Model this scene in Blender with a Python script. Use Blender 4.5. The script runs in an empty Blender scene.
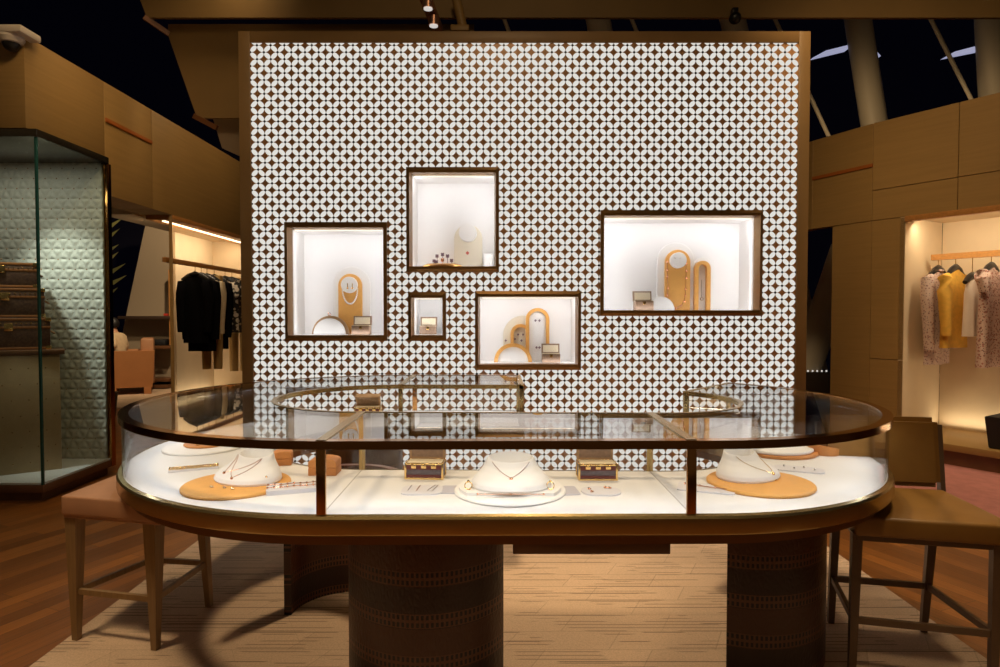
import bpy, bmesh, math, random
from mathutils import Vector, Matrix
random.seed(7)
C = bpy.context.scene.collection
PI = math.pi
EYE, F, PITCH = 1.45, 640.0, math.radians(1.656)

# ------------------------------------------------------------------ helpers
def ray(px, py):
    u, v = (px-500)/F, (333.5-py)/F
    c, s = math.cos(PITCH), math.sin(PITCH)
    return Vector((u, c+v*s, -s+v*c))
def at(px, py, Y):
    d = ray(px, py); return Vector((0, 0, EYE))+d*(Y/d.y)
def on(px, py, z):
    d = ray(px, py); return Vector((0, 0, EYE))+d*((z-EYE)/d.z)

def nodes(name):
    m = bpy.data.materials.new(name); m.use_nodes = True
    nt = m.node_tree; b = nt.nodes['Principled BSDF']
    return m, nt, b
def N(nt, t, **kw):
    n = nt.nodes.new(t)
    for k, v in kw.items():
        if k in ('op',): n.operation = v
        elif hasattr(n, k): setattr(n, k, v)
        else: n.inputs[k].default_value = v
    return n
def rgb(r, g, b):                      # sRGB 0-255 -> linear
    f = lambda c: (c/255/12.92) if c/255 <= .04045 else ((c/255+.055)/1.055)**2.4
    return (f(r), f(g), f(b), 1)
def mat(name, col, rough=.5, metal=0, noise=0, scale=20, bump=0, stretch=(1, 1, 1), col2=None, emit=None, es=0, bscale=None, spec=None):
    m, nt, b = nodes(name)
    b.inputs['Base Color'].default_value = col
    b.inputs['Roughness'].default_value = rough
    b.inputs['Metallic'].default_value = metal
    if spec is not None: b.inputs['Specular IOR Level'].default_value = spec
    if emit:
        b.inputs['Emission Color'].default_value = emit; b.inputs['Emission Strength'].default_value = es
    if noise or bump:
        tc = N(nt, 'ShaderNodeTexCoord'); mp = N(nt, 'ShaderNodeMapping'); mp.inputs['Scale'].default_value = stretch
        nt.links.new(tc.outputs['Object'], mp.inputs['Vector'])
        if noise:
            nz = N(nt, 'ShaderNodeTexNoise', Scale=scale, Detail=4.0)
            nt.links.new(mp.outputs[0], nz.inputs['Vector'])
            rp = N(nt, 'ShaderNodeValToRGB')
            c2 = col2 or tuple(c*(1-noise) for c in col[:3])+(1,)
            rp.color_ramp.elements[0].position = .35; rp.color_ramp.elements[1].position = .65
            rp.color_ramp.elements[0].color = c2; rp.color_ramp.elements[1].color = col
            nt.links.new(nz.outputs['Fac'], rp.inputs['Fac']); nt.links.new(rp.outputs[0], b.inputs['Base Color'])
        if bump:
            nb = N(nt, 'ShaderNodeTexNoise', Scale=bscale or scale*3, Detail=3.0)
            nt.links.new(mp.outputs[0], nb.inputs['Vector'])
            bp = N(nt, 'ShaderNodeBump', Strength=bump, Distance=.01)
            nt.links.new(nb.outputs['Fac'], bp.inputs['Height']); nt.links.new(bp.outputs[0], b.inputs['Normal'])
    return m
def glass_mat(name, tint=(1, 1, 1, 1), base=.04, rough=0.0, power=5):
    m = bpy.data.materials.new(name); m.use_nodes = True; nt = m.node_tree; nt.nodes.clear()
    out = N(nt, 'ShaderNodeOutputMaterial'); tr = N(nt, 'ShaderNodeBsdfTransparent'); gl = N(nt, 'ShaderNodeBsdfGlossy')
    tr.inputs[0].default_value = tint; gl.inputs['Roughness'].default_value = rough
    lw = N(nt, 'ShaderNodeLayerWeight', Blend=.5)
    p = N(nt, 'ShaderNodeMath', op='POWER'); p.inputs[1].default_value = power
    ma = N(nt, 'ShaderNodeMath', op='MULTIPLY_ADD'); ma.inputs[1].default_value = 1-base; ma.inputs[2].default_value = base
    mx = N(nt, 'ShaderNodeMixShader')
    nt.links.new(lw.outputs['Facing'], p.inputs[0]); nt.links.new(p.outputs[0], ma.inputs[0]); nt.links.new(ma.outputs[0], mx.inputs[0])
    nt.links.new(tr.outputs[0], mx.inputs[1]); nt.links.new(gl.outputs[0], mx.inputs[2]); nt.links.new(mx.outputs[0], out.inputs[0])
    return m

def new(): return bmesh.new()
def box(bm, x0, x1, y0, y1, z0, z1, bev=0, seg=2):
    b = new(); bmesh.ops.create_cube(b, size=1)
    for v in b.verts: v.co = Vector(((x0+x1)/2+v.co.x*(x1-x0), (y0+y1)/2+v.co.y*(y1-y0), (z0+z1)/2+v.co.z*(z1-z0)))
    if bev: bmesh.ops.bevel(b, geom=b.edges[:], offset=bev, segments=seg, profile=.5, affect='EDGES')
    return merge(bm, b)
def merge(bm, b, mtx=None):
    if mtx is not None: bmesh.ops.transform(b, matrix=mtx, verts=b.verts)
    t = bpy.data.meshes.new('tmp'); b.to_mesh(t); bm.from_mesh(t); bpy.data.meshes.remove(t); b.free(); return bm
def prism(bm, pts, z0, z1, bev=0, seg=2, axis='z', vert_bev=False):
    """extrude a polygon; axis 'z': pts are x,y; axis 'y': pts are x,z and z0..z1 run along y"""
    b = new()
    mk = (lambda p, h: Vector((p[0], p[1], h))) if axis == 'z' else ((lambda p, h: Vector((p[0], h, p[1]))) if axis == 'y' else (lambda p, h: Vector((h, p[0], p[1]))))
    a = [b.verts.new(mk(p, z0)) for p in pts]; c = [b.verts.new(mk(p, z1)) for p in pts]
    n = len(pts)
    b.faces.new(a[::-1]); b.faces.new(c)
    for i in range(n): b.faces.new((a[i], a[(i+1) % n], c[(i+1) % n], c[i]))
    bmesh.ops.recalc_face_normals(b, faces=b.faces[:])
    if bev: bmesh.ops.bevel(b, geom=b.edges[:], offset=bev, segments=seg, profile=.5, affect='EDGES')
    return merge(bm, b)
def hull8(bm, bot, top):
    b = new(); vs = [b.verts.new(p) for p in bot]+[b.verts.new(p) for p in top]; n = len(bot)
    b.faces.new(vs[:n][::-1]); b.faces.new(vs[n:])
    for i in range(n): b.faces.new((vs[i], vs[(i+1) % n], vs[n+(i+1) % n], vs[n+i]))
    bmesh.ops.recalc_face_normals(b, faces=b.faces[:]); return merge(bm, b)
def bar(bm, a, b_, w, h=None, up=(0, 0, 1)):
    a, b_ = Vector(a), Vector(b_); d = (b_-a).normalized(); u = Vector(up)
    if abs(d.dot(u)) > .95: u = Vector((0, 1, 0))
    s = d.cross(u).normalized()*(w/2); t = s.cross(d).normalized()*((h or w)/2)
    return hull8(bm, [a-s-t, a+s-t, a+s+t, a-s+t], [b_-s-t, b_+s-t, b_+s+t, b_-s+t])
def tube(bm, pts, r, n=8, cap=True, rs=None):
    pts = [Vector(p) for p in pts]; b = new(); rings = []
    for i, p in enumerate(pts):
        d = (pts[min(i+1, len(pts)-1)]-pts[max(i-1, 0)]).normalized()
        u = Vector((0, 0, 1)) if abs(d.z) < .9 else Vector((0, 1, 0))
        s = d.cross(u).normalized(); t = s.cross(d); rr = rs[i] if rs else r
        rings.append([b.verts.new(p+s*math.cos(2*PI*k/n)*rr+t*math.sin(2*PI*k/n)*rr) for k in range(n)])
    for A, B in zip(rings, rings[1:]):
        for k in range(n): b.faces.new((A[k], A[(k+1) % n], B[(k+1) % n], B[k]))
    if cap: b.faces.new(rings[0][::-1]); b.faces.new(rings[-1])
    bmesh.ops.recalc_face_normals(b, faces=b.faces[:]); return merge(bm, b)
def lathe(bm, prof, cx=0, cy=0, n=48):
    b = new(); rings = []
    for r, z in prof:
        if r < 1e-6: rings.append([b.verts.new((cx, cy, z))])
        else: rings.append([b.verts.new((cx+r*math.cos(2*PI*k/n), cy+r*math.sin(2*PI*k/n), z)) for k in range(n)])
    for A, B in zip(rings, rings[1:]):
        for k in range(n):
            q = [A[k % len(A)], A[(k+1) % len(A)], B[(k+1) % len(B)], B[k % len(B)]]
            q = [v for i, v in enumerate(q) if v not in q[:i]]
            if len(q) > 2: b.faces.new(q)
    bmesh.ops.recalc_face_normals(b, faces=b.faces[:]); return merge(bm, b)
def loft(bm, rings, cap=True, closed=True):
    b = new(); R = [[b.verts.new(p) for p in r] for r in rings]; n = len(R[0])
    for A, B in zip(R, R[1:]):
        for k in range(n if closed else n-1): b.faces.new((A[k], A[(k+1) % n], B[(k+1) % n], B[k]))
    if cap: b.faces.new(R[0][::-1]); b.faces.new(R[-1])
    bmesh.ops.recalc_face_normals(b, faces=b.faces[:]); return merge(bm, b)
def ball(bm, c, r, n=12, sc=(1, 1, 1)):
    b = new(); bmesh.ops.create_uvsphere(b, u_segments=n, v_segments=max(6, n//2+2), radius=r)
    for v in b.verts: v.co = Vector((v.co.x*sc[0]+c[0], v.co.y*sc[1]+c[1], v.co.z*sc[2]+c[2]))
    return merge(bm, b)

def obj(name, bm, m, parent=None, smooth=35, world=True):
    me = bpy.data.meshes.new(name)
    if parent is not None and world:
        bmesh.ops.translate(bm, vec=-anchor(parent), verts=bm.verts)
    bm.to_mesh(me); bm.free(); me.materials.append(m)
    if smooth:
        for p in me.polygons: p.use_smooth = True
        me.set_sharp_from_angle(angle=math.radians(smooth))
    o = bpy.data.objects.new(name, me); C.objects.link(o)
    if parent is not None: o.parent = parent
    return o
def anchor(p):
    v = Vector((0, 0, 0))
    while p is not None: v += p.location; p = p.parent
    return v
def tag(o, label, cat, group=None):
    o['label'] = label; o['category'] = cat
    if group: o['group'] = group
    return o
def thing(name, label, cat, loc=(0, 0, 0), rz=0, group=None):
    o = bpy.data.objects.new(name, None); C.objects.link(o); o.empty_display_size = .05
    o.location = loc; o.rotation_euler = (0, 0, rz); return tag(o, label, cat, group)
def single(name, bm, m, label, cat, loc, rz=0, group=None, smooth=35):
    """a thing that is one mesh, drawn round its own base"""
    o = obj(name, bm, m, None, smooth); o.location = loc; o.rotation_euler = (0, 0, rz); return tag(o, label, cat, group)
def based(bm, name, m, label, cat, group=None):         # drawn in world space, then moved to its own base
    lo = [min(v.co[i] for v in bm.verts) for i in range(3)]; hi = [max(v.co[i] for v in bm.verts) for i in range(3)]
    base = Vector(((lo[0]+hi[0])/2, (lo[1]+hi[1])/2, lo[2])); bmesh.ops.translate(bm, vec=-base, verts=bm.verts)
    return single(name, bm, m, label, cat, base, group=group)
def struct(name, bm, m, parent=None, smooth=35):
    o = obj(name, bm, m, parent, smooth)
    if parent is None: o['kind'] = 'structure'
    return o
def dup(root, loc, rz=None, label=None):
    r = root.copy(); C.objects.link(r); r.location = loc
    if rz is not None: r.rotation_euler = (0, 0, rz)
    if label: r['label'] = label
    for ch in list(root.children):
        c = ch.copy(); C.objects.link(c); c.parent = r
        for g in list(ch.children):
            d = g.copy(); C.objects.link(d); d.parent = c
    return r

# ------------------------------------------------------------------ materials
M = {}
M['panel'] = mat('pale_wood_panel', (.37, .225, .075, 1), .5, noise=.10, scale=3, stretch=(.6, .6, 14))
M['panel_dark'] = mat('brown_soffit', (.27, .165, .055, 1), .6, noise=.10, scale=2)
M['frame_wood'] = mat('wall_frame', (.30, .18, .07, 1), .45, noise=.1, scale=4)
M['orange'] = mat('orange_leather_trim', (.36, .10, .015, 1), .5)
M['darktrim'] = mat('dark_orange_trim', (.16, .06, .018, 1), .5)
M['orange_wood'] = mat('orange_wood_rail', (.55, .25, .07, 1), .4, noise=.2, scale=12, stretch=(6, .5, 6))
M['cream'] = mat('cream_wall', (.72, .56, .36, 1), .7, noise=.05, scale=5)
M['white'] = mat('white_lining', (.90, .89, .88, 1), .6)
M['deck'] = mat('white_leather_deck', (.80, .80, .80, 1), .55, bump=.05, scale=60)
M['whitepad'] = mat('white_pad', (.88, .87, .85, 1), .5)
M['creamboard'] = mat('cream_board', (.80, .74, .60, 1), .55)
M['plinthcloth'] = mat('beige_plinth_cloth', (.46, .34, .19, 1), .6, noise=.06, scale=20)
M['tan'] = mat('tan_leather', (.78, .40, .10, 1), .5, noise=.08, scale=30, bump=.08)
M['tanedge'] = mat('tan_leather_edge', (.55, .22, .06, 1), .5)
M['tanblock'] = mat('tan_block_leather', (.66, .28, .08, 1), .5, noise=.08, scale=30)
M['brass'] = mat('brushed_brass', (.46, .33, .14, 1), .25, .92, bump=.02, scale=8)
M['bronze'] = mat('polished_bronze', (.55, .27, .085, 1), .14, 1)
M['nicheframe'] = mat('niche_frame_bronze', (.30, .16, .05, 1), .35, .6)
M['darkbronze'] = mat('dark_bronze', (.20, .09, .03, 1), .35, .6)
M['gold'] = mat('gold', (.90, .62, .25, 1), .2, 1)
M['rosegold'] = mat('rose_gold', (.85, .48, .32, 1), .2, 1)
M['silver'] = mat('silver', (.75, .74, .72, 1), .2, 1)
M['pearl'] = mat('pearl', (.90, .86, .80, 1), .2)
M['gem'] = mat('dark_stone', (.12, .06, .08, 1), .1)
M['violet'] = mat('violet_stone', (.20, .13, .17, 1), .2)
M['redgem'] = mat('red_stone', (.6, .06, .04, 1), .1)
M['canvas'] = mat('brown_coated_canvas', (.055, .022, .014, 1), .42, noise=.45, scale=55, col2=(.11, .055, .03, 1))
M['minicanvas'] = mat('grey_brown_canvas', (.17, .13, .14, 1), .4, noise=.3, scale=90)
M['trunktrim'] = mat('cognac_trunk_trim', (.26, .095, .025, 1), .4)
M['canvasred'] = mat('oxblood_trim', (.14, .03, .025, 1), .4)
M['canvaslight'] = mat('taupe_canvas', (.30, .19, .12, 1), .5, noise=.25, scale=90)
M['lining'] = mat('cream_lining', (.78, .68, .50, 1), .7)
M['rimtan'] = mat('tan_trunk_trim', (.42, .25, .12, 1), .45)
M['seatpink'] = mat('tan_seat_leather', (.45, .22, .11, 1), .5, noise=.08, scale=12, bump=.04)
M['legwood'] = mat('bronzed_oak', (.30, .175, .07, 1), .42, noise=.2, scale=8, stretch=(8, 8, .6))
M['seatbrown'] = mat('cognac_seat_leather', (.31, .145, .026, 1), .42, noise=.1, scale=9, bump=.05)
M['legdark'] = mat('dark_bronzed_leg', (.16, .09, .045, 1), .4, noise=.15, scale=8)
M['glass'] = glass_mat('clear_glass')
M['topglass'] = glass_mat('laminated_top_glass', (.98, .99, .99, 1), .06, 0, 3.6)
M['caseglass'] = glass_mat('case_glass', (.90, .94, .91, 1))
M['gedge'] = mat('green_glass_edge', (.02, .10, .09, 1), .15)
M['capmetal'] = mat('case_cap', (.10, .085, .06, 1), .25, .8)
M['plinth'] = mat('dark_wood_plinth', (.16, .07, .03, 1), .35, noise=.2, scale=10)
M['black'] = mat('black_matte', (.012, .012, .014, 1), .6)
M['blackplastic'] = mat('black_plastic', (.01, .01, .01, 1), .3)
M['offwhite'] = mat('off_white_plastic', (.70, .62, .52, 1), .4)
M['night'] = mat('night_glass', (.010, .009, .012, 1), .5, spec=.1, emit=(.25, .28, 1, 1), es=.0016)
M['column'] = mat('pale_steel_column', (.62, .54, .40, 1), .5)
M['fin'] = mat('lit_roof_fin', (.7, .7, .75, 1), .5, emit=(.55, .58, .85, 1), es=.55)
M['led'] = mat('warm_led_strip', (1, .9, .7, 1), .5, emit=(1, .80, .50, 1), es=3.0)
M['nicheled'] = mat('niche_led_strip', (1, .9, .75, 1), .5, emit=(1, .88, .68, 1), es=1.1)
M['lamp'] = mat('lit_lens', (1, .95, .9, 1), .5, emit=(1, .95, .9, 1), es=.6)
M['copper'] = mat('copper_track', (.65, .36, .25, 1), .3, .8)
M['pinkrug'] = mat('pink_carpet', (.56, .23, .21, 1), .95, noise=.15, scale=10, bump=.3, bscale=200)
M['terracotta'] = mat('terracotta_leather', (.48, .20, .07, 1), .5, noise=.08, scale=5)
M['shelf'] = mat('dark_shelf', (.05, .03, .02, 1), .4)
M['greywall'] = mat('taupe_outer_wall', (.36, .28, .19, 1), .7)
M['skin'] = mat('skin', (.55, .30, .18, 1), .5)
M['hair'] = mat('black_hair', (.012, .010, .010, 1), .5, noise=.3, scale=60)
M['knit'] = mat('cream_knit', (.70, .52, .32, 1), .8, noise=.12, scale=12, bump=.2)
M['blackknit'] = mat('black_knit', (.006, .006, .008, 1), .95, bump=.2, scale=40, spec=.05)
M['creamknit'] = mat('cream_cloth', (.72, .60, .42, 1), .85, noise=.08, scale=20)
M['beigecloth'] = mat('beige_trouser_cloth', (.50, .33, .13, 1), .85, noise=.1, scale=10)
M['yellow'] = mat('yellow_knit', (.80, .44, .06, 1), .85, noise=.15, scale=25, bump=.3, bscale=120)
M['whitecloth'] = mat('white_cloth', (.78, .68, .58, 1), .8, noise=.05, scale=10)
def speckle(name, base, c1, c2, scale=38, th=(.30, .22)):
    m, nt, b = nodes(name); b.inputs['Roughness'].default_value = .85
    tc = N(nt, 'ShaderNodeTexCoord'); prev = None
    cur = N(nt, 'ShaderNodeRGB'); cur.outputs[0].default_value = base; cur = cur.outputs[0]
    for k, (c, t) in enumerate(((c1, th[0]), (c2, th[1]))):
        v = N(nt, 'ShaderNodeTexVoronoi', Scale=scale*(1+.37*k), Randomness=1.0)
        nt.links.new(tc.outputs['Object'], v.inputs['Vector'])
        lt = N(nt, 'ShaderNodeMath', op='LESS_THAN'); lt.inputs[1].default_value = t
        nt.links.new(v.outputs['Distance'], lt.inputs[0])
        mx = N(nt, 'ShaderNodeMix', data_type='RGBA')
        nt.links.new(lt.outputs[0], mx.inputs[0]); nt.links.new(cur, mx.inputs[6]); mx.inputs[7].default_value = c; cur = mx.outputs[2]
    nt.links.new(cur, b.inputs['Base Color']); return m
M['floral'] = speckle('pale_floral_print', (.62, .47, .40, 1), (.30, .14, .13, 1), (.10, .09, .12, 1))
M['floral2'] = speckle('rose_floral_print', (.64, .46, .38, 1), (.40, .16, .12, 1), (.14, .07, .06, 1), 34, (.34, .25))
M['bwfloral'] = speckle('black_white_floral', (.02, .02, .02, 1), (.72, .66, .58, 1), (.60, .55, .48, 1), 12, (.42, .3))
M['darkfloral'] = speckle('dark_floral', (.025, .02, .02, 1), (.35, .25, .14, 1), (.02, .02, .02, 1), 20, (.36, .2))

def stripes_mat():
    m, nt, b = nodes('striped_knit'); b.inputs['Roughness'].default_value = .85
    tc = N(nt, 'ShaderNodeTexCoord'); sx = N(nt, 'ShaderNodeSeparateXYZ'); nt.links.new(tc.outputs['Object'], sx.inputs[0])
    mu = N(nt, 'ShaderNodeMath', op='MULTIPLY'); mu.inputs[1].default_value = 90
    si = N(nt, 'ShaderNodeMath', op='SINE'); gt = N(nt, 'ShaderNodeMath', op='GREATER_THAN'); gt.inputs[1].default_value = .2
    nt.links.new(sx.outputs['X'], mu.inputs[0]); nt.links.new(mu.outputs[0], si.inputs[0]); nt.links.new(si.outputs[0], gt.inputs[0])
    mx = N(nt, 'ShaderNodeMix', data_type='RGBA'); mx.inputs[6].default_value = (.02, .018, .016, 1); mx.inputs[7].default_value = (.65, .52, .33, 1)
    nt.links.new(gt.outputs[0], mx.inputs[0]); nt.links.new(mx.outputs[2], b.inputs['Base Color']); return m
M['striped'] = stripes_mat()

def lattice_mat(x0, z0, p):
    """overlapping-circle screen: lit white petals between bronze diamonds and small black studs"""
    m = bpy.data.materials.new('backlit_petal_lattice'); m.use_nodes = True; nt = m.node_tree; nt.nodes.clear()
    L = nt.links.new
    def mth(op, a, b=None, c=None):
        n = N(nt, 'ShaderNodeMath', op=op)
        for i, v in enumerate((a, b, c)):
            if v is None: continue
            if isinstance(v, (int, float)): n.inputs[i].default_value = v
            else: L(v, n.inputs[i])
        return n.outputs[0]
    tc = N(nt, 'ShaderNodeTexCoord'); sx = N(nt, 'ShaderNodeSeparateXYZ'); L(tc.outputs['Object'], sx.inputs[0])
    u = mth('MULTIPLY', mth('SUBTRACT', sx.outputs['X'], x0), 1/p); v = mth('MULTIPLY', mth('SUBTRACT', sx.outputs['Z'], z0), 1/p)
    s, t = mth('ADD', u, v), mth('SUBTRACT', u, v)
    ps, pt = mth('SUBTRACT', s, mth('ROUND', s)), mth('SUBTRACT', t, mth('ROUND', t))
    a, b = .405, .232
    def ell(al, ac):
        q = mth('MULTIPLY', mth('SUBTRACT', .5, mth('ABSOLUTE', al)), 1/a); w = mth('MULTIPLY', ac, 1/b)
        return mth('ADD', mth('MULTIPLY', q, q), mth('MULTIPLY', w, w))
    e = mth('MINIMUM', ell(ps, pt), ell(pt, ps)); petal = mth('LESS_THAN', e, 1.0)
    r2 = mth('ADD', mth('MULTIPLY', ps, ps), mth('MULTIPLY', pt, pt)); stud = mth('LESS_THAN', r2, .0150)
    br = N(nt, 'ShaderNodeBsdfPrincipled'); br.inputs['Roughness'].default_value = .35; br.inputs['Metallic'].default_value = .1
    nz = N(nt, 'ShaderNodeTexNoise', Scale=6.0); L(tc.outputs['Object'], nz.inputs['Vector'])
    rp = N(nt, 'ShaderNodeValToRGB'); rp.color_ramp.elements[0].color = (.46, .235, .10, 1); rp.color_ramp.elements[1].color = (.62, .33, .14, 1)
    L(nz.outputs['Fac'], rp.inputs['Fac'])
    mc = N(nt, 'ShaderNodeMix', data_type='RGBA'); L(stud, mc.inputs[0]); L(rp.outputs[0], mc.inputs[6]); mc.inputs[7].default_value = (.006, .005, .005, 1)
    L(mc.outputs[2], br.inputs['Base Color'])
    wh = N(nt, 'ShaderNodeEmission'); wh.inputs[0].default_value = (1, .97, .89, 1); wh.inputs[1].default_value = .75
    mx = N(nt, 'ShaderNodeMixShader'); L(mth('MULTIPLY', petal, mth('SUBTRACT', 1.0, stud)), mx.inputs[0]); L(br.outputs[0], mx.inputs[1]); L(wh.outputs[0], mx.inputs[2])
    out = N(nt, 'ShaderNodeOutputMaterial'); L(mx.outputs[0], out.inputs[0]); return m

def floor_mat():
    m, nt, b = nodes('chevron_parquet'); L = nt.links.new
    tc = N(nt, 'ShaderNodeTexCoord'); sx = N(nt, 'ShaderNodeSeparateXYZ'); L(tc.outputs['Object'], sx.inputs[0])
    ab = N(nt, 'ShaderNodeMath', op='ABSOLUTE'); L(sx.outputs['X'], ab.inputs[0])
    cx = N(nt, 'ShaderNodeCombineXYZ'); L(ab.outputs[0], cx.inputs[0]); L(sx.outputs['Y'], cx.inputs[1])
    mp = N(nt, 'ShaderNodeMapping'); mp.inputs['Rotation'].default_value = (0, 0, math.radians(66)); L(cx.outputs[0], mp.inputs['Vector'])
    br = N(nt, 'ShaderNodeTexBrick'); br.inputs['Scale'].default_value = 1
    br.inputs['Brick Width'].default_value = 1.3; br.inputs['Row Height'].default_value = .095; br.inputs['Mortar Size'].default_value = .0012
    br.inputs['Color1'].default_value = (.30, .11, .022, 1); br.inputs['Color2'].default_value = (.13, .045, .010, 1); br.inputs['Mortar'].default_value = (.03, .012, .005, 1)
    br.inputs['Bias'].default_value = -.2
    L(mp.outputs[0], br.inputs['Vector'])
    mp2 = N(nt, 'ShaderNodeMapping'); mp2.inputs['Scale'].default_value = (1.5, 26, 1); L(mp.outputs[0], mp2.inputs['Vector'])
    nz = N(nt, 'ShaderNodeTexNoise', Scale=2.0, Detail=6.0); L(mp2.outputs[0], nz.inputs['Vector'])
    rp = N(nt, 'ShaderNodeValToRGB'); rp.color_ramp.elements[0].color = (.55, .55, .55, 1); rp.color_ramp.elements[1].color = (1.3, 1.25, 1.2, 1)
    L(nz.outputs['Fac'], rp.inputs['Fac'])
    mx = N(nt, 'ShaderNodeMix', data_type='RGBA', blend_type='MULTIPLY'); mx.inputs[0].default_value = 1
    L(br.outputs['Color'], mx.inputs[6]); L(rp.outputs[0], mx.inputs[7]); L(mx.outputs[2], b.inputs['Base Color'])
    b.inputs['Roughness'].default_value = .33; b.inputs['Specular IOR Level'].default_value = .35
    return m
def rug_mat():
    """sand rug: long carved dashes in slanted blocks, plain woven patches between"""
    m, nt, b = nodes('carved_sand_rug'); L = nt.links.new; b.inputs['Roughness'].default_value = .95; b.inputs['Specular IOR Level'].default_value = .1
    tc = N(nt, 'ShaderNodeTexCoord'); sx = N(nt, 'ShaderNodeSeparateXYZ'); L(tc.outputs['Object'], sx.inputs[0])
    def mth(op, a, bb=None, c=None):
        n = N(nt, 'ShaderNodeMath', op=op)
        for i, v in enumerate((a, bb, c)):
            if v is None: continue
            if isinstance(v, (int, float)): n.inputs[i].default_value = v
            else: L(v, n.inputs[i])
        return n.outputs[0]
    def vec(x, y):
        c = N(nt, 'ShaderNodeCombineXYZ'); L(x, c.inputs[0]); L(y, c.inputs[1]); return c.outputs[0]
    def block(shear, w, h, mort, lo):
        br = N(nt, 'ShaderNodeTexBrick', offset=.41); br.inputs['Scale'].default_value = 1
        br.inputs['Brick Width'].default_value = w; br.inputs['Row Height'].default_value = h; br.inputs['Mortar Size'].default_value = mort; br.inputs['Mortar Smooth'].default_value = .2
        br.inputs['Color1'].default_value = (1, 1, 1, 1); br.inputs['Color2'].default_value = (.93, .93, .93, 1); br.inputs['Mortar'].default_value = (lo, lo, lo, 1)
        L(vec(mth('MULTIPLY_ADD', sx.outputs['Y'], shear, sx.outputs['X']), sx.outputs['Y']), br.inputs['Vector']); return br
    big = block(.55, .52, .30, .002, .88); rows2 = block(-.5, .46, .16, .003, .80)
    def dashes(step, width, fx, seed, lo, hi):
        yy = mth('DIVIDE', sx.outputs['Y'], step); row = mth('FLOOR', yy); fr_ = mth('FRACT', yy)
        ns = N(nt, 'ShaderNodeTexNoise', Scale=1.0, Detail=0.0)
        L(vec(mth('MULTIPLY_ADD', row, 3.71, mth('MULTIPLY', sx.outputs['X'], fx)), mth('MULTIPLY', row, seed)), ns.inputs['Vector'])
        on_ = N(nt, 'ShaderNodeMapRange'); on_.inputs[1].default_value = lo; on_.inputs[2].default_value = hi; L(ns.outputs['Fac'], on_.inputs[0])
        return mth('MULTIPLY', mth('LESS_THAN', fr_, width), on_.outputs[0])
    nz = N(nt, 'ShaderNodeTexNoise', Scale=1.0, Detail=0.0)
    L(vec(mth('MULTIPLY', sx.outputs['X'], 2.6), mth('MULTIPLY', sx.outputs['Y'], 6.0)), nz.inputs['Vector'])
    k1 = N(nt, 'ShaderNodeMapRange'); k1.inputs[1].default_value = .50; k1.inputs[2].default_value = .53; L(nz.outputs['Fac'], k1.inputs[0])
    lines = mth('MAXIMUM', dashes(.082, .085, 2.2, 5.17, .50, .52), mth('MULTIPLY', dashes(.030, .26, 3.0, 7.3, .44, .47), mth('MULTIPLY', k1.outputs[0], .7)))
    k2 = N(nt, 'ShaderNodeMapRange'); k2.inputs[3].default_value = 1.0; k2.inputs[4].default_value = .46; L(lines, k2.inputs[0])  # shade of the carved dashes put into the rug colour
    m2 = N(nt, 'ShaderNodeMix', data_type='RGBA', blend_type='MULTIPLY'); m2.inputs[0].default_value = 1; L(rows2.outputs['Color'], m2.inputs[6]); L(big.outputs['Color'], m2.inputs[7])
    m25 = N(nt, 'ShaderNodeMix', data_type='RGBA', blend_type='MULTIPLY'); m25.inputs[0].default_value = 1; L(m2.outputs[2], m25.inputs[6]); L(k2.outputs[0], m25.inputs[7])
    m3 = N(nt, 'ShaderNodeMix', data_type='RGBA', blend_type='MULTIPLY'); m3.inputs[0].default_value = 1; L(m25.outputs[2], m3.inputs[6]); m3.inputs[7].default_value = (.69, .49, .33, 1)
    fz = N(nt, 'ShaderNodeTexNoise', Scale=150.0, Detail=2.0); L(tc.outputs['Object'], fz.inputs['Vector'])
    fr = N(nt, 'ShaderNodeMapRange'); fr.inputs[3].default_value = .70; fr.inputs[4].default_value = 1.25; L(fz.outputs['Fac'], fr.inputs[0])
    m4 = N(nt, 'ShaderNodeMix', data_type='RGBA', blend_type='MULTIPLY'); m4.inputs[0].default_value = 1; L(m3.outputs[2], m4.inputs[6]); L(fr.outputs[0], m4.inputs[7])
    L(m4.outputs[2], b.inputs['Base Color'])
    bp = N(nt, 'ShaderNodeBump', Strength=.5, Distance=.008); L(m25.outputs[2], bp.inputs['Height']); L(bp.outputs[0], b.inputs['Normal'])
    return m
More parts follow.
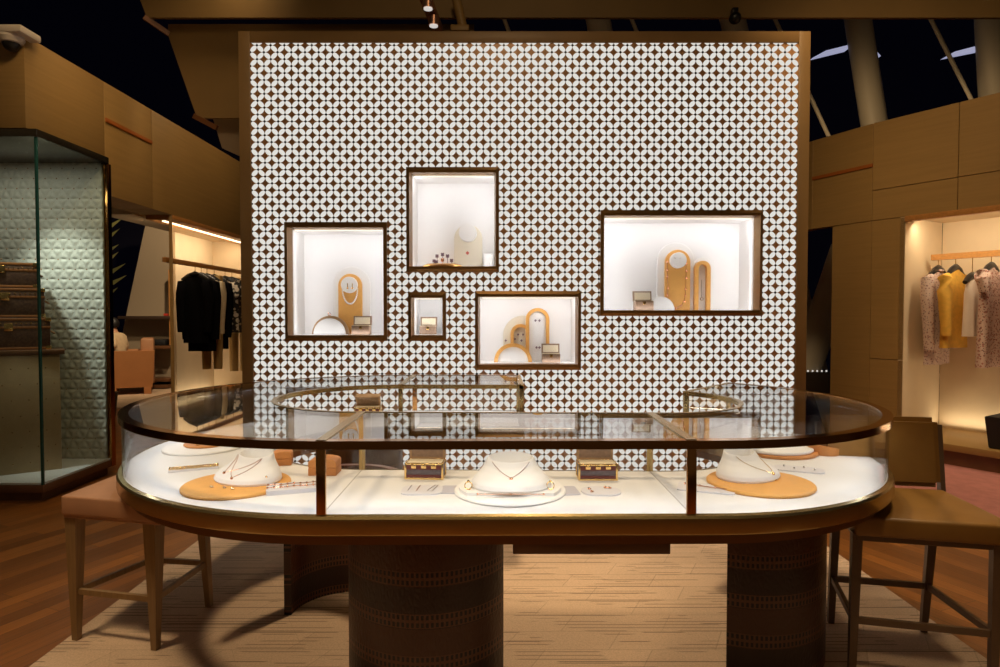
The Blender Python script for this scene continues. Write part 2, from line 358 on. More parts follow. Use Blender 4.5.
def pedestal_mat():
    """dark croc-grain leather in horizontal bands with two rows of lacing holes per band (u = metres round, v = height)"""
    m, nt, b = nodes('laced_croc_leather'); L = nt.links.new; b.inputs['Roughness'].default_value = .38
    uv = N(nt, 'ShaderNodeTexCoord'); sx = N(nt, 'ShaderNodeSeparateXYZ'); L(uv.outputs['UV'], sx.inputs[0])
    def mth(op, a, bb=None):
        n = N(nt, 'ShaderNodeMath', op=op)
        for i, v in enumerate((a, bb)):
            if v is None: continue
            if isinstance(v, (int, float)): n.inputs[i].default_value = v
            else: L(v, n.inputs[i])
        return n.outputs[0]
    vv = mth('DIVIDE', sx.outputs['Y'], .155); fr = mth('FRACT', vv); band = mth('GREATER_THAN', mth('FRACT', mth('MULTIPLY', vv, .5)), .5)
    uu = mth('FRACT', mth('DIVIDE', sx.outputs['X'], .018)); hu = mth('LESS_THAN', mth('ABSOLUTE', mth('SUBTRACT', uu, .5)), .27)
    def row(c): return mth('LESS_THAN', mth('ABSOLUTE', mth('SUBTRACT', fr, c)), .055)
    hole = mth('MULTIPLY', hu, mth('MAXIMUM', row(.10), row(.28)))
    strip = mth('LESS_THAN', mth('ABSOLUTE', mth('SUBTRACT', fr, .19)), .17)
    vo = N(nt, 'ShaderNodeTexVoronoi', Scale=1.0, feature='DISTANCE_TO_EDGE'); mp = N(nt, 'ShaderNodeMapping'); mp.inputs['Scale'].default_value = (60, 30, 1)
    L(uv.outputs['UV'], mp.inputs['Vector']); L(mp.outputs[0], vo.inputs['Vector'])
    c1 = N(nt, 'ShaderNodeMix', data_type='RGBA'); L(band, c1.inputs[0]); c1.inputs[6].default_value = (.030, .010, .005, 1); c1.inputs[7].default_value = (.075, .024, .008, 1)
    c2 = N(nt, 'ShaderNodeMix', data_type='RGBA'); L(strip, c2.inputs[0]); L(c1.outputs[2], c2.inputs[6]); c2.inputs[7].default_value = (.13, .046, .020, 1)
    c3 = N(nt, 'ShaderNodeMix', data_type='RGBA'); L(hole, c3.inputs[0]); L(c2.outputs[2], c3.inputs[6]); c3.inputs[7].default_value = (.006, .003, .002, 1)
    L(c3.outputs[2], b.inputs['Base Color'])
    hgt = mth('SUBTRACT', mth('MINIMUM', mth('MULTIPLY', vo.outputs['Distance'], 3), 1), mth('MULTIPLY', hole, 2))
    bp = N(nt, 'ShaderNodeBump', Strength=.22, Distance=.004); L(hgt, bp.inputs['Height']); L(bp.outputs[0], b.inputs['Normal'])
    return m
def quilt_mat():
    """tufted triangles: height is the distance to three families of seams"""
    m, nt, b = nodes('tufted_quilt'); L = nt.links.new
    b.inputs['Base Color'].default_value = (.62, .62, .55, 1); b.inputs['Roughness'].default_value = .55
    return m
M['floor'], M['rug'], M['ped'], M['quilt'] = floor_mat(), rug_mat(), pedestal_mat(), quilt_mat()

# ------------------------------------------------------------------ setting
b = new(); box(b, -16, 16, -3, 16, -.1, 0); struct('floor', b, M['floor'], smooth=0)
b = new(); box(b, -16, 16, 15, 15.2, 0, 9); struct('wall_back', b, M['night'])
b = new(); box(b, -16.2, -16, 2, 15.2, 0, 9); box(b, -16, -9, 2, 2.1, 0, 9); struct('wall_west', b, M['night'])
b = new(); box(b, 16, 16.2, 2, 15.2, 0, 9); struct('wall_east', b, M['night'])
b = new(); box(b, -16.2, 16.2, -3, 15.2, 9, 9.2); struct('ceiling', b, M['night'])

# rugs
b = new(); box(b, -1.93, 2.04, 1.5, 5.2, 0, .012, .005); based(b, 'rug', M['rug'], 'large sand coloured rug with carved dashes under the curved showcase', 'rug')
b = new(); prism(b, [(2.75, 4.35), (5.2, 4.35), (4.70, 5.55), (4.14, 6.46), (2.75, 6.2)], 0, .012, .005)
based(b, 'rug', M['pinkrug'], 'plain pink rug behind the brown bar chair by the right clothes niche', 'rug')

# ------------------------------------------------------------------ display wall with five niches
PY = 5.5
tl, br_ = at(238, 31, PY), at(806, 393, PY)
PX0, PX1, PZ1 = at(238, 31, PY).x, at(811, 31, PY).x, at(500, 31, PY).z
FW = .096
IX0, IX1, IZ1 = PX0+FW, PX1-FW, PZ1-FW
per = (IX1-IX0)/40.0
M['lattice'] = lattice_mat(IX0, IZ1-per*.66, per)
NICHE = {'n1': (284, 222, 387, 341), 'n2': (406, 167, 499, 272), 'n3': (408, 292, 446, 341), 'n4': (475, 291, 581, 370), 'n5': (601, 210, 762, 316)}
NB = {}
for k, (x0, y0, x1, y1) in NICHE.items():
    a, c = at(x0, y0, PY-.03), at(x1, y1, PY-.03); NB[k] = (a.x, c.x, c.z, a.z)
wall = thing('display_wall', 'tall free-standing display wall of lit white petals in a bronze lattice', 'display wall', (0, PY+.3, 0))
def slab_with_holes(x0, x1, z0, z1, y0, y1, holes):
    xs = sorted({x0, x1, *[h[0] for h in holes], *[h[1] for h in holes]}); zs = sorted({z0, z1, *[h[2] for h in holes], *[h[3] for h in holes]})
    bm = new(); V = {}
    def vt(x, y, z):
        k = (round(x, 5), round(y, 5), round(z, 5))
        if k not in V: V[k] = bm.verts.new(k)
        return V[k]
    solid = lambda i, j: 0 <= i < len(xs)-1 and 0 <= j < len(zs)-1 and not any(h[0]-1e-6 <= xs[i] and xs[i+1] <= h[1]+1e-6 and h[2]-1e-6 <= zs[j] and zs[j+1] <= h[3]+1e-6 for h in holes)
    for i in range(len(xs)-1):
        for j in range(len(zs)-1):
            if not solid(i, j): continue
            X0, X1, Z0, Z1 = xs[i], xs[i+1], zs[j], zs[j+1]
            bm.faces.new((vt(X0, y0, Z0), vt(X1, y0, Z0), vt(X1, y0, Z1), vt(X0, y0, Z1)))
            bm.faces.new((vt(X0, y1, Z1), vt(X1, y1, Z1), vt(X1, y1, Z0), vt(X0, y1, Z0)))
            for (di, dj, A, B) in ((-1, 0, (X0, Z0), (X0, Z1)), (1, 0, (X1, Z0), (X1, Z1)), (0, -1, (X0, Z0), (X1, Z0)), (0, 1, (X0, Z1), (X1, Z1))):
                if not solid(i+di, j+dj):
                    bm.faces.new((vt(A[0], y0, A[1]), vt(B[0], y0, B[1]), vt(B[0], y1, B[1]), vt(A[0], y1, A[1])))
    bmesh.ops.recalc_face_normals(bm, faces=bm.faces[:]); return bm
holes = [(x0+.008, x1-.008, z0+.008, z1-.008) for (x0, x1, z0, z1) in NB.values()]
lat = slab_with_holes(IX0-.01, IX1+.01, .1, IZ1+.01, PY+.012, PY+.03, holes)
o = obj('lattice_panel', lat, M['lattice'], wall, 0, world=False); o.location = (0, -PY-.3, 0)
b = new(); box(b, PX0, PX0+FW, PY, PY+.6, 0, PZ1, .004); box(b, PX1-FW, PX1, PY, PY+.6, 0, PZ1, .004)
box(b, PX0+FW, PX1-FW, PY, PY+.6, PZ1-FW, PZ1, .004); box(b, PX0+FW, PX1-FW, PY, PY+.6, 0, .1); obj('surround', b, M['frame_wood'], wall)
b = new(); box(b, PX0+.02, PX1-.02, PY+.56, PY+.58, .1, PZ1-.02); obj('back_board', b, M['panel_dark'], wall)

def frame_ring(bm, x0, x1, z0, z1, prof):
    """sweep a section (inset, y) round a rectangle, mitred"""
    rings = []
    for ins, y in prof: rings.append([Vector((x0+ins, y, z0+ins)), Vector((x1-ins, y, z0+ins)), Vector((x1-ins, y, z1-ins)), Vector((x0+ins, y, z1-ins))])
    b2 = new(); R = [[b2.verts.new(p) for p in r] for r in rings]
    for i in range(len(R)):
        A, B = R[i], R[(i+1) % len(R)]
        for k in range(4): b2.faces.new((A[k], A[(k+1) % 4], B[(k+1) % 4], B[k]))
    bmesh.ops.recalc_face_normals(b2, faces=b2.faces[:]); merge(bm, b2)
NLABEL = {'n1': 'lit niche left of the others holding a tan arch with a pearl strand', 'n2': 'topmost lit niche in the display wall, with flower brooches on a tan plinth',
          'n3': 'smallest lit niche in the display wall, holding one open box', 'n4': 'lowest wide lit niche with tan arches and a half ring',
          'n5': 'widest lit niche in the display wall, on the right, with two tan arches'}
ND = .40
NPK = {'n1': 1.15, 'n2': 1.05, 'n3': .62, 'n4': 1.05, 'n5': 1.45}
def light_area(name, loc, sx, sy, power, col=(1, .86, .68), rot=(0, 0, 0)):
    l = bpy.data.lights.new(name, 'AREA'); l.shape = 'RECTANGLE'; l.size = sx; l.size_y = sy; l.energy = power; l.color = col
    o = bpy.data.objects.new(name, l); C.objects.link(o); o.location = loc; o.rotation_euler = rot; return o
def light_spot(name, loc, target, power, angle=60, blend=.6, col=(1, .72, .42), r=.06):
    l = bpy.data.lights.new(name, 'SPOT'); l.energy = power; l.spot_size = math.radians(angle); l.spot_blend = blend; l.color = col; l.shadow_soft_size = r
    o = bpy.data.objects.new(name, l); C.objects.link(o); o.location = loc
    o.rotation_euler = (Vector(target)-Vector(loc)).to_track_quat('-Z', 'Y').to_euler(); return o
NF = {}
for k, (x0, x1, z0, z1) in NB.items():
    t = thing('display_niche', NLABEL[k], 'niche', ((x0+x1)/2, PY, z0), group='lit niches in the display wall')
    b = new(); frame_ring(b, x0, x1, z0, z1, [(0, PY-.03), (.026, PY-.042), (.040, PY+.05), (.040, PY+.07), (0, PY+.07)])
    # wider bevel at head and foot
    obj('frame', b, M['nicheframe'], t, 20)
    xi0, xi1, zi0, zi1 = x0+.040, x1-.040, z0+.050, z1-.052
    b = new(); box(b, x0+.022, x1-.022, PY-.036, PY+.07, z0+.022, zi0-.002); obj('foot_rail', b, M['nicheframe'], t)
    b = new(); box(b, x0+.022, x1-.022, PY-.036, PY+.07, zi1+.004, z1-.022); obj('head_rail', b, M['nicheframe'], t)
    b = new(); Y0, Y1 = PY+.07, PY+ND
    box(b, xi0-.015, xi0, Y0, Y1, zi0-.015, zi1+.015); box(b, xi1, xi1+.015, Y0, Y1, zi0-.015, zi1+.015)
    box(b, xi0, xi1, Y0, Y1, zi0-.015, zi0); box(b, xi0, xi1, Y0, Y1, zi1, zi1+.015); box(b, xi0-.015, xi1+.015, Y1, Y1+.015, zi0-.015, zi1+.015)
    obj('lining_box', b, M['white'], t)
    b = new(); box(b, xi0+.02, xi1-.02, Y0+.004, Y0+.018, zi1-.006, zi1-.001); obj('light_strip', b, M['nicheled'], t)
    b = new(); box(b, xi0, xi1, PY+.045, PY+.051, zi0, zi1); obj('glass_pane', b, M['glass'], t, 0)
    w, h = xi1-xi0, zi1-zi0
    NP, NCOL = NPK[k], (.98, .97, .98)
    light_area('niche_light', ((xi0+xi1)/2, PY+.115, zi1-.022), w*.92, .05, NP*1.0*w, NCOL, (math.radians(38), 0, 0))
    light_area('niche_light', ((xi0+xi1)/2, PY+.095, zi0+.010), w*.92, .03, NP*.38*w, NCOL, (math.radians(130), 0, 0))  # added fill from below, brightens the fronts of the stands
    for sx in (-1, 1):                                  # slim vertical strips inside both jambs
        q = Vector((-.72*sx, .69, 0)).to_track_quat('-Z', 'Y').to_euler()
        light_area('niche_light', ((xi0+xi1)/2+sx*(w/2-.012), PY+.095, (zi0+zi1)/2), .03, h*.95, NP*1.0*h, NCOL, q)
    NF[k] = (xi0, xi1, zi0, zi1)

# ------------------------------------------------------------------ niche contents
GN = 'jewellery stands inside the wall niches'
def arch_pts(w, h, n=20):
    r = w/2; return [(-r, 0), (r, 0)]+[(r*math.cos(a), h-r+r*math.sin(a)) for a in [PI*i/n for i in range(n+1)]]
def arch_board(bm, cx, z, w, h, y0, y1, bev=.003):
    prism(bm, [(cx+p[0], z+p[1]) for p in arch_pts(w, h)], y0, y1, axis='y', bev=bev, seg=1)
def arch_ring(bm, cx, z, w, h, t, y0, y1):
    o_, i_ = arch_pts(w, h)[1:], arch_pts(w-2*t, h-t)[1:]
    n = len(o_); o_.append((-w/2, 0)); i_.append((-(w-2*t)/2, 0)); rings = []
    for a, c in zip(o_, i_): rings.append([Vector((cx+a[0], y0, z+a[1])), Vector((cx+c[0], y0, z+c[1])), Vector((cx+c[0], y1, z+c[1])), Vector((cx+a[0], y1, z+a[1]))])
    loft(bm, rings)
def disc_y(bm, cx, cz, r, y0, y1, n=32): prism(bm, [(cx+r*math.cos(2*PI*k/n), cz+r*math.sin(2*PI*k/n)) for k in range(n)], y0, y1, axis='y', bev=.002, seg=1)
def half_disc(bm, cx, z, r, y0, y1, n=24): prism(bm, [(cx+r*math.cos(PI*k/n), z+r*math.sin(PI*k/n)) for k in range(n+1)], y0, y1, axis='y', bev=.003, seg=1)
def nx(px, Y): return (px-500)/F*Y
YB = PY+ND                                             # back of every niche
def pz(py, Y): return at(500, py, Y).z
def bx(k): return NF[k][2]
def mb(m, name, label, cat, f, group=None):            # a one-mesh thing drawn in world space, then moved to its base
    bm = new(); f(bm); return based(bm, name, m, label, cat, group)
def small_trunk(k, px0, px1, pyt, Y, body, label, lidtop=None, cat='trunk'):
    z = bx(k); x0, x1 = nx(px0, Y), nx(px1, Y); w = x1-x0; h = w*.5; d = w*.55
    t = thing('open_jewellery_box', label, 'box', ((x0+x1)/2, Y, z), group='small open boxes in the wall niches')
    b = new(); box(b, -w/2, w/2, -d/2, d/2, 0, h, .004); obj('body', b, body, t, world=False)
    b = new(); box(b, -w/2+.004, w/2-.004, -d/2+.004, d/2-.004, h-.004, h+.003); obj('tray', b, M['lining'], t, world=False)
    H = pz(pyt, Y)-z-h
    b = new(); hull8(b, [Vector((-w/2, d/2-.008, h)), Vector((w/2, d/2-.008, h)), Vector((w/2, d/2+.022, h)), Vector((-w/2, d/2+.022, h))],
                     [Vector((-w/2, d/2+.005, h+H)), Vector((w/2, d/2+.005, h+H)), Vector((w/2, d/2+.035, h+H)), Vector((-w/2, d/2+.035, h+H))])
    l = obj('lid', b, body, t, world=False)
    b = new(); hull8(b, [Vector((-w/2+.012, d/2-.011, h+.012)), Vector((w/2-.012, d/2-.011, h+.012)), Vector((w/2-.012, d/2, h+.012)), Vector((-w/2+.012, d/2, h+.012))],
                     [Vector((-w/2+.012, d/2+.0015, h+H-.012)), Vector((w/2-.012, d/2+.0015, h+H-.012)), Vector((w/2-.012, d/2+.012, h+H-.012)), Vector((-w/2+.012, d/2+.012, h+H-.012))])
    obj('lining', b, M['lining'], l, world=False)
    b = new(); box(b, -.012, .012, -d/2-.005, -d/2+.003, h-.03, h-.004, .002); obj('clasp', b, M['gold'], t, world=False)
    return t
def beads(bm, pts, r, n=6):
    for p in pts: ball(bm, p, r, n)
def studs_thing(name, label, cat, pts, m=None, r=.006):
    return mb(m or M['gold'], name, label, cat, lambda bm: [ball(bm, p, r, 8) for p in pts])
# --- left niche
k = 'n1'; z = bx(k); Yb = YB-.004
mb(M['whitepad'], 'arch_board', 'wide white arch board behind the tan arch in the left niche', 'display board', lambda b: arch_board(b, nx(352.5, Yb), z, 37/F*Yb, pz(267, Yb)-z, Yb-.025, Yb))
Yt = Yb-.03
mb(M['tan'], 'arch_board', 'tan leather arch board carrying the round white disc and pearl strand', 'display board', lambda b: arch_board(b, nx(351, Yt), z, 23.5/F*Yt, pz(274, Yt)-z, Yt-.03, Yt))
mb(M['whitepad'], 'earring_disc', 'round white disc with two drop earrings above the pearl strand', 'display disc', lambda b: disc_y(b, nx(350, 5.83), pz(285, 5.83), .074, 5.80, 5.836))
mb(M['pearl'], 'pearl_necklace', 'short pearl strand hanging on the tan arch in the left niche', 'necklace',
   lambda b: beads(b, [(nx(350.3, 5.83)+.068*math.cos(a), 5.826, pz(289, 5.83)+.135*math.sin(a)) for a in [PI+PI*i/22 for i in range(23)]], .0085))
for s, w in ((-1, 'left'), (1, 'right')):
    def f(b, s=s):
        x, zz = nx(350, 5.79)+s*.022, pz(286, 5.79); tube(b, [(x, 5.795, zz+.025), (x, 5.795, zz-.012)], .004, 6); ball(b, (x, 5.795, zz-.02), .009, 8)
    mb(M['gold'], 'drop_earring', 'gold drop earring on the %s half of the white disc in the left niche' % w, 'earring', f)
mb(M['rimtan'], 'half_disc_stand', 'beige half disc stand rising behind a white one in the left niche', 'stand', lambda b: half_disc(b, nx(330.5, 5.74), z, 18.5/F*5.74, 5.735, 5.755))
mb(M['whitepad'], 'half_disc_stand', 'white half disc stand in front of the beige one in the left niche', 'stand', lambda b: half_disc(b, nx(329.5, 5.70), z, 16/F*5.70, 5.69, 5.715))
def ringup(b, c, r, rt=.003):
    tube(b, [(c[0]+r*math.cos(a), c[1], c[2]+r*math.sin(a)) for a in [2*PI*i/16 for i in range(17)]], rt, 6, False)
mb(M['rosegold'], 'ring', 'tiny rose gold ring on top of the beige half disc', 'ring', lambda b: ringup(b, (nx(329.5, 5.745), 5.745, pz(314.2, 5.745)), .012))
small_trunk('n1', 352.5, 370.5, 316, 5.66, M['canvaslight'], 'small open taupe box with cream lid beside the tan arch in the left niche')
# --- top niche
k = 'n2'; z = bx(k)
mb(M['creamboard'], 'arch_board', 'cream arch board with a round white disc in the topmost niche', 'display board', lambda b: arch_board(b, nx(468.5, Yb), z, 28/F*Yb, pz(225, Yb)-z, Yb-.03, Yb))
mb(M['whitepad'], 'necklace_disc', 'round white disc standing off the cream arch in the topmost niche', 'display disc', lambda b: disc_y(b, nx(468, 5.82), pz(233, 5.82), .080, 5.785, 5.866))
def f(b):
    Yc = 5.855; c = at(467.5, 253, Yc)
    for i in range(4): ball(b, (c.x+.009*math.cos(PI/2*i), Yc, c.z+.009*math.sin(PI/2*i)), .007, 8)
mb(M['redgem'], 'pendant', 'red four petal pendant on the cream arch in the topmost niche', 'pendant', f)
mb(M['tan'], 'plinth_disc', 'low tan disc plinth under the flower brooches in the topmost niche', 'plinth', lambda b: lathe(b, [(0, z), (19/F*5.73, z), (19/F*5.73, z+.022), (.14, z+.034), (0, z+.036)], nx(443, 5.73), 5.72, 40))
bp = [(434, 261), (437, 256), (442.5, 254.5), (447.5, 256), (451.5, 260.5), (442.5, 260), (436.5, 263)]
bl = ['lowest on the left', 'second up on the left', 'highest in the middle', 'second up on the right', 'lowest on the right', 'lower middle', 'front left']
for (px, py), w in zip(bp, bl):
    def f(b, px=px, py=py):
        c = at(px, py, 5.70); zz = max(c.z, z+.055)
        for i in range(4): ball(b, (c.x+.010*math.cos(PI/2*i+.78), 5.70, zz+.010*math.sin(PI/2*i+.78)), .008, 8, (1, .5, 1))
        ball(b, (c.x, 5.695, zz), .006, 8); tube(b, [(c.x, 5.703, zz), (c.x, 5.72, z+.034)], .0025, 6)
    mb(M['violet'] if w != 'lower middle' else M['rosegold'], 'flower_brooch', 'flower brooch on the topmost tan plinth, %s of the cluster' % w, 'brooch', f, 'flower brooches in the topmost niche')
mb(M['whitepad'], 'display_block', 'low pale block beside the cream arch in the topmost niche', 'block', lambda b: box(b, nx(484, 5.8), nx(492.5, 5.8), 5.76, 5.84, z, pz(254, 5.8), .004))
# --- smallest niche
t = small_trunk('n3', 420, 436.5, 317, 5.70, M['canvaslight'], 'small open box with a white card lid inside the smallest niche')
# --- lowest wide niche
k = 'n4'; z = bx(k); Yr = 5.86
mb(M['creamboard'], 'arch_board', 'broad cream arch board at the back of the lowest niche', 'display board', lambda b: arch_board(b, nx(523, Yb), z, 40/F*Yb, pz(315.5, Yb)-z, Yb-.02, Yb))
def f(b): arch_ring(b, nx(520.5, 5.86), z, 20/F*5.86, pz(324, 5.86)-z, 3.2/F*5.86, 5.84, 5.87)
mb(M['tan'], 'arch_stand', 'shorter tan arch frame partly behind the taller one in the lowest niche', 'arch stand', f)
mb(M['whitepad'], 'arch_board', 'white arch board filling the taller tan arch frame in the lowest niche', 'display board', lambda b: arch_board(b, nx(537.5, 5.81), z, 17/F*5.81, pz(311.5, 5.81)-z, 5.80, 5.82))
mb(M['tan'], 'arch_stand', 'taller tan arch frame in the lowest niche', 'arch stand', lambda b: arch_ring(b, nx(537.5, 5.80), z, 23.5/F*5.80, pz(308, 5.80)-z, 3.3/F*5.80, 5.78, 5.83))
mb(M['whitepad'], 'half_disc_stand', 'white half disc inside the tan half ring in the lowest niche', 'stand', lambda b: half_disc(b, nx(513, 5.72), z, 15.4/F*5.72, 5.71, 5.73))
mb(M['tan'], 'half_ring_stand', 'tan half ring standing in front in the lowest niche', 'stand', lambda b: arch_ring(b, nx(513, 5.71), z, 38/F*5.71, 19/F*5.71, 3.6/F*5.71, 5.69, 5.735))
small_trunk('n4', 542, 560, 344, 5.66, M['canvaslight'], 'open taupe box with cream lid beside the taller tan arch in the lowest niche')
for (px, py), w in zip([(518, 334.5), (523, 334.5), (515, 339), (521.5, 340.5), (535.5, 320.5), (539.5, 320.5), (536.5, 347.5), (539.5, 347.5), (505.7, 340.5)],
                       ['upper left on the shorter arch', 'upper right on the shorter arch', 'lower left on the shorter arch', 'lower right on the shorter arch', 'upper left on the taller arch', 'upper right on the taller arch', 'lower left on the taller arch', 'lower right on the taller arch', 'alone on the cream arch edge']):
    yy = 5.795 if 'taller' in w else (5.868 if 'cream' in w else 5.862)
    def f(b, px=px, py=py, yy=yy):
        c = at(px, py, yy)
        for i in range(4): ball(b, (c.x+.006*math.cos(PI/2*i), yy, c.z+.006*math.sin(PI/2*i)), .0052, 6)
    mb(M['violet'], 'stud_earring', 'dark stud earring in the lowest niche, %s' % w, 'earring', f, 'stud earrings in the lowest niche')
# --- widest niche
k = 'n5'; z = bx(k)
mb(M['whitepad'], 'arch_board', 'wide white arch board behind the tan arch in the widest niche', 'display board', lambda b: arch_board(b, nx(674.5, Yb), z, 37/F*Yb, pz(243, Yb)-z, Yb-.025, Yb))
mb(M['tan'], 'arch_board', 'tan leather arch board with a long necklace in the widest niche', 'display board', lambda b: arch_board(b, nx(676.5, Yt), z, 25/F*Yt, pz(250, Yt)-z, Yt-.03, Yt))
mb(M['whitepad'], 'earring_disc', 'round white disc with two small studs in the widest niche', 'display disc', lambda b: disc_y(b, nx(677, 5.82), pz(260.5, 5.82), .071, 5.775, 5.836))
for s, w in ((-1, 'left'), (1, 'right')):
    mb(M['silver'], 'stud_earring', 'silver stud on the %s half of the white disc in the widest niche' % w, 'earring', lambda b, s=s: ball(b, (nx(677, 5.77)+s*.022, 5.772, pz(258, 5.77)), .007, 8))
def f(b):
    Yc = 5.832; pts = [at(px, py, Yc) for px, py in ((667, 262), (667.2, 270), (667.3, 277), (668, 288), (667.5, 295), (668.5, 303), (676, 308.3), (681, 305.5), (684, 301.5), (685.3, 295.5), (685.5, 289), (686, 278), (686.3, 271), (686, 264))]
    tube(b, pts, .003, 6)
    for p in pts: ball(b, p, .010, 8)
mb(M['rosegold'], 'long_necklace', 'long station necklace looping down the tan arch in the widest niche', 'necklace', f)
mb(M['whitepad'], 'arch_board', 'narrow white arch board behind the slim tan arch frame', 'display board', lambda b: arch_board(b, nx(702, Yb), z, 18.5/F*Yb, pz(257.5, Yb)-z, Yb-.02, Yb))
mb(M['tan'], 'arch_stand', 'slim tan arch frame in the widest niche', 'arch stand', lambda b: arch_ring(b, nx(701.5, 5.85), z, 15.5/F*5.85, pz(261, 5.85)-z, 3.6/F*5.85, 5.82, 5.87))
mb(M['silver'], 'pendant_necklace', 'fine silver pendant necklace inside the slim tan arch frame', 'necklace', lambda b: (tube(b, [at(701.5, 280, 5.868), at(701.5, 297, 5.868)], .0025, 6), ringup(b, tuple(at(701.8, 299, 5.866)), .013, .004)))
mb(M['whitepad'], 'half_disc_stand', 'white half disc leaning by the open box in the widest niche', 'stand', lambda b: half_disc(b, nx(660.5, 5.75), z, 13.7/F*5.75, 5.735, 5.76))
small_trunk('n5', 634, 652.5, 291, 5.68, M['canvaslight'], 'open taupe box with cream lid at the left in the widest niche')

# ------------------------------------------------------------------ the ring-shaped showcase
CL, RLo, RLi = Vector((-.60, 3.31)), 1.19, .53
CR, RRo, RRi = Vector((.725, 3.19)), 1.06, .44
A_END, ARM_X = math.radians(48), .13
def ring_path(kind, off, seg=None):
    """plan points along the case, from the back-left arm end round the left, the front and the right; off runs into the case"""
    rl = RLo-off if kind == 'o' else RLi+off; rr = RRo-off if kind == 'o' else RRi+off
    P = {}
    P[0] = [Vector((ARM_X+(CL.x-ARM_X)*i/6, CL.y+rl)) for i in range(7)]
    P[1] = [CL+Vector((math.cos(a), math.sin(a)))*rl for a in [PI/2+PI*i/40 for i in range(41)]]
    e0, e1 = P[1][-1], CR+Vector((0, -rr))
    js = e0.lerp(e1, (.645-e0.x)/(e1.x-e0.x))
    P[2] = [e0.lerp(js, i/8) for i in range(9)]
    P[3] = [js.lerp(e1, i/2) for i in range(2)]+[CR+Vector((math.cos(a), math.sin(a)))*rr for a in [-PI/2+(A_END+PI/2)*i/34 for i in range(35)]]
    if seg is not None: return P[seg]
    out = list(P[0])
    for s in (1, 2, 3): out += P[s][1:]
    return out
def ring_sweep(bm, prof, seg=None):
    """prof: closed list of (kind, offset, z)"""
    cols = [[Vector((p.x, p.y, z)) for p in ring_path(kd, off, seg)] for kd, off, z in prof]
    return loft(bm, [[c[i] for c in cols] for i in range(len(cols[0]))])
M['cardseam'] = mat('grey_seam', (.45, .44, .45, 1), .6)
case = thing('showcase_counter', 'ring-shaped glass jewellery showcase with white deck and brass bands on dark drum pedestals', 'display counter', (0, 3.3, 0))
ZD, ZG = .777, 1.03
b = new(); ring_sweep(b, [('o', 0, 1.001), ('o', 0, ZG), ('o', .040, ZG), ('o', .040, ZG-.006), ('o', .012, ZG-.006), ('o', .012, 1.001)]); obj('top_frame', b, M['bronze'], case)
b = new(); ring_sweep(b, [('i', 0, 1.006), ('i', 0, ZG), ('i', .022, ZG), ('i', .022, ZG-.006), ('i', .010, ZG-.006), ('i', .010, 1.006)]); obj('inner_frame', b, M['brass'], case)
for s in range(4):
    b = new(); ring_sweep(b, [('o', .040, ZG-.010), ('o', .040, ZG-.002), ('i', .022, ZG-.002), ('i', .022, ZG-.010)], s); obj('top_glass', b, M['topglass'], case, 20)
    b = new(); ring_sweep(b, [('o', .014, ZD), ('o', .014, 1.004), ('o', .020, 1.004), ('o', .020, ZD)], s); obj('outer_glass', b, M['glass'], case, 20)
    b = new(); ring_sweep(b, [('i', .012, ZD), ('i', .012, 1.006), ('i', .018, 1.006), ('i', .018, ZD)], s); obj('inner_glass', b, M['glass'], case, 20)
b = new(); ring_sweep(b, [('o', .016, ZD-.03), ('o', .016, ZD), ('i', .014, ZD), ('i', .014, ZD-.03)]); obj('deck', b, M['deck'], case)
b = new(); ring_sweep(b, [('o', -.006, .713), ('o', -.008, .719), ('o', -.008, .768), ('o', -.002, .776), ('o', .014, .780), ('o', .014, .713)]); obj('base_band', b, M['brass'], case)
b = new(); ring_sweep(b, [('i', -.004, .713), ('i', -.004, .776), ('i', .012, .779), ('i', .012, .713)]); obj('inner_band', b, M['brass'], case)
b = new(); ring_sweep(b, [('o', .035, .668), ('o', .030, .743), ('i', .03, .743), ('i', .03, .668)]); obj('skirt', b, M['darkbronze'], case)
def end_pts(kd, off, first): p = ring_path(kd, off); return p[0] if first else p[-1]
for first in (True, False):
    po, pi_ = end_pts('o', .0, first), end_pts('i', .0, first); d = (pi_-po).normalized()
    nrm = Vector((1, 0)) if first else Vector((-math.sin(A_END), math.cos(A_END)))
    for q, z0, z1, w in ((0, ZG-.04, ZG, .028),):
        b = new(); bar(b, (po.x, po.y, ZG-.012), (pi_.x, pi_.y, ZG-.012), .026, .024); obj('end_rail', b, M['brass'], case)
    b = new(); bar(b, (po.x, po.y, ZD-.03), (pi_.x, pi_.y, ZD-.03), .03, .062); obj('end_band', b, M['brass'], case)
    for p in (po+d*.014, pi_-d*.014):
        b = new(); box(b, p.x-.014, p.x+.014, p.y-.014, p.y+.014, ZD-.03, ZG-.006, .002); obj('post', b, M['brass'], case)
    a, c = po+d*.03, pi_-d*.03
    b = new(); bar(b, (a.x, a.y, .895), (c.x, c.y, .895), .006, .23); obj('end_glass', b, M['glass'], case, 0)
for sg, ix in ((1, 0), (2, 0), (3, 0)):
    po, pi_ = ring_path('o', .012, sg)[ix], ring_path('i', .010, sg)[ix]
    b = new(); bar(b, (po.x, po.y, ZG-.004), (pi_.x, pi_.y, ZG-.004), .034, .012); obj('mullion', b, M['brass'], case)
    b = new(); bar(b, (po.x, po.y, ZD+.0002), (pi_.x, pi_.y, ZD+.0002), .004, .0012); obj('deck_seam', b, M['cardseam'], case)
    for p, mm, w, dd in ((po, M['bronze'], .016, .007), (pi_, M['brass'], .013, .008)):
        b = new(); box(b, p.x-w, p.x+w, p.y-dd, p.y+dd, ZD-.02, ZG-.012, .002); obj('post', b, mm, case)
b = new(); box(b, .045, .59, 2.19, 2.62, .622, .69, .004); obj('drawer_box', b, M['plinth'], case)
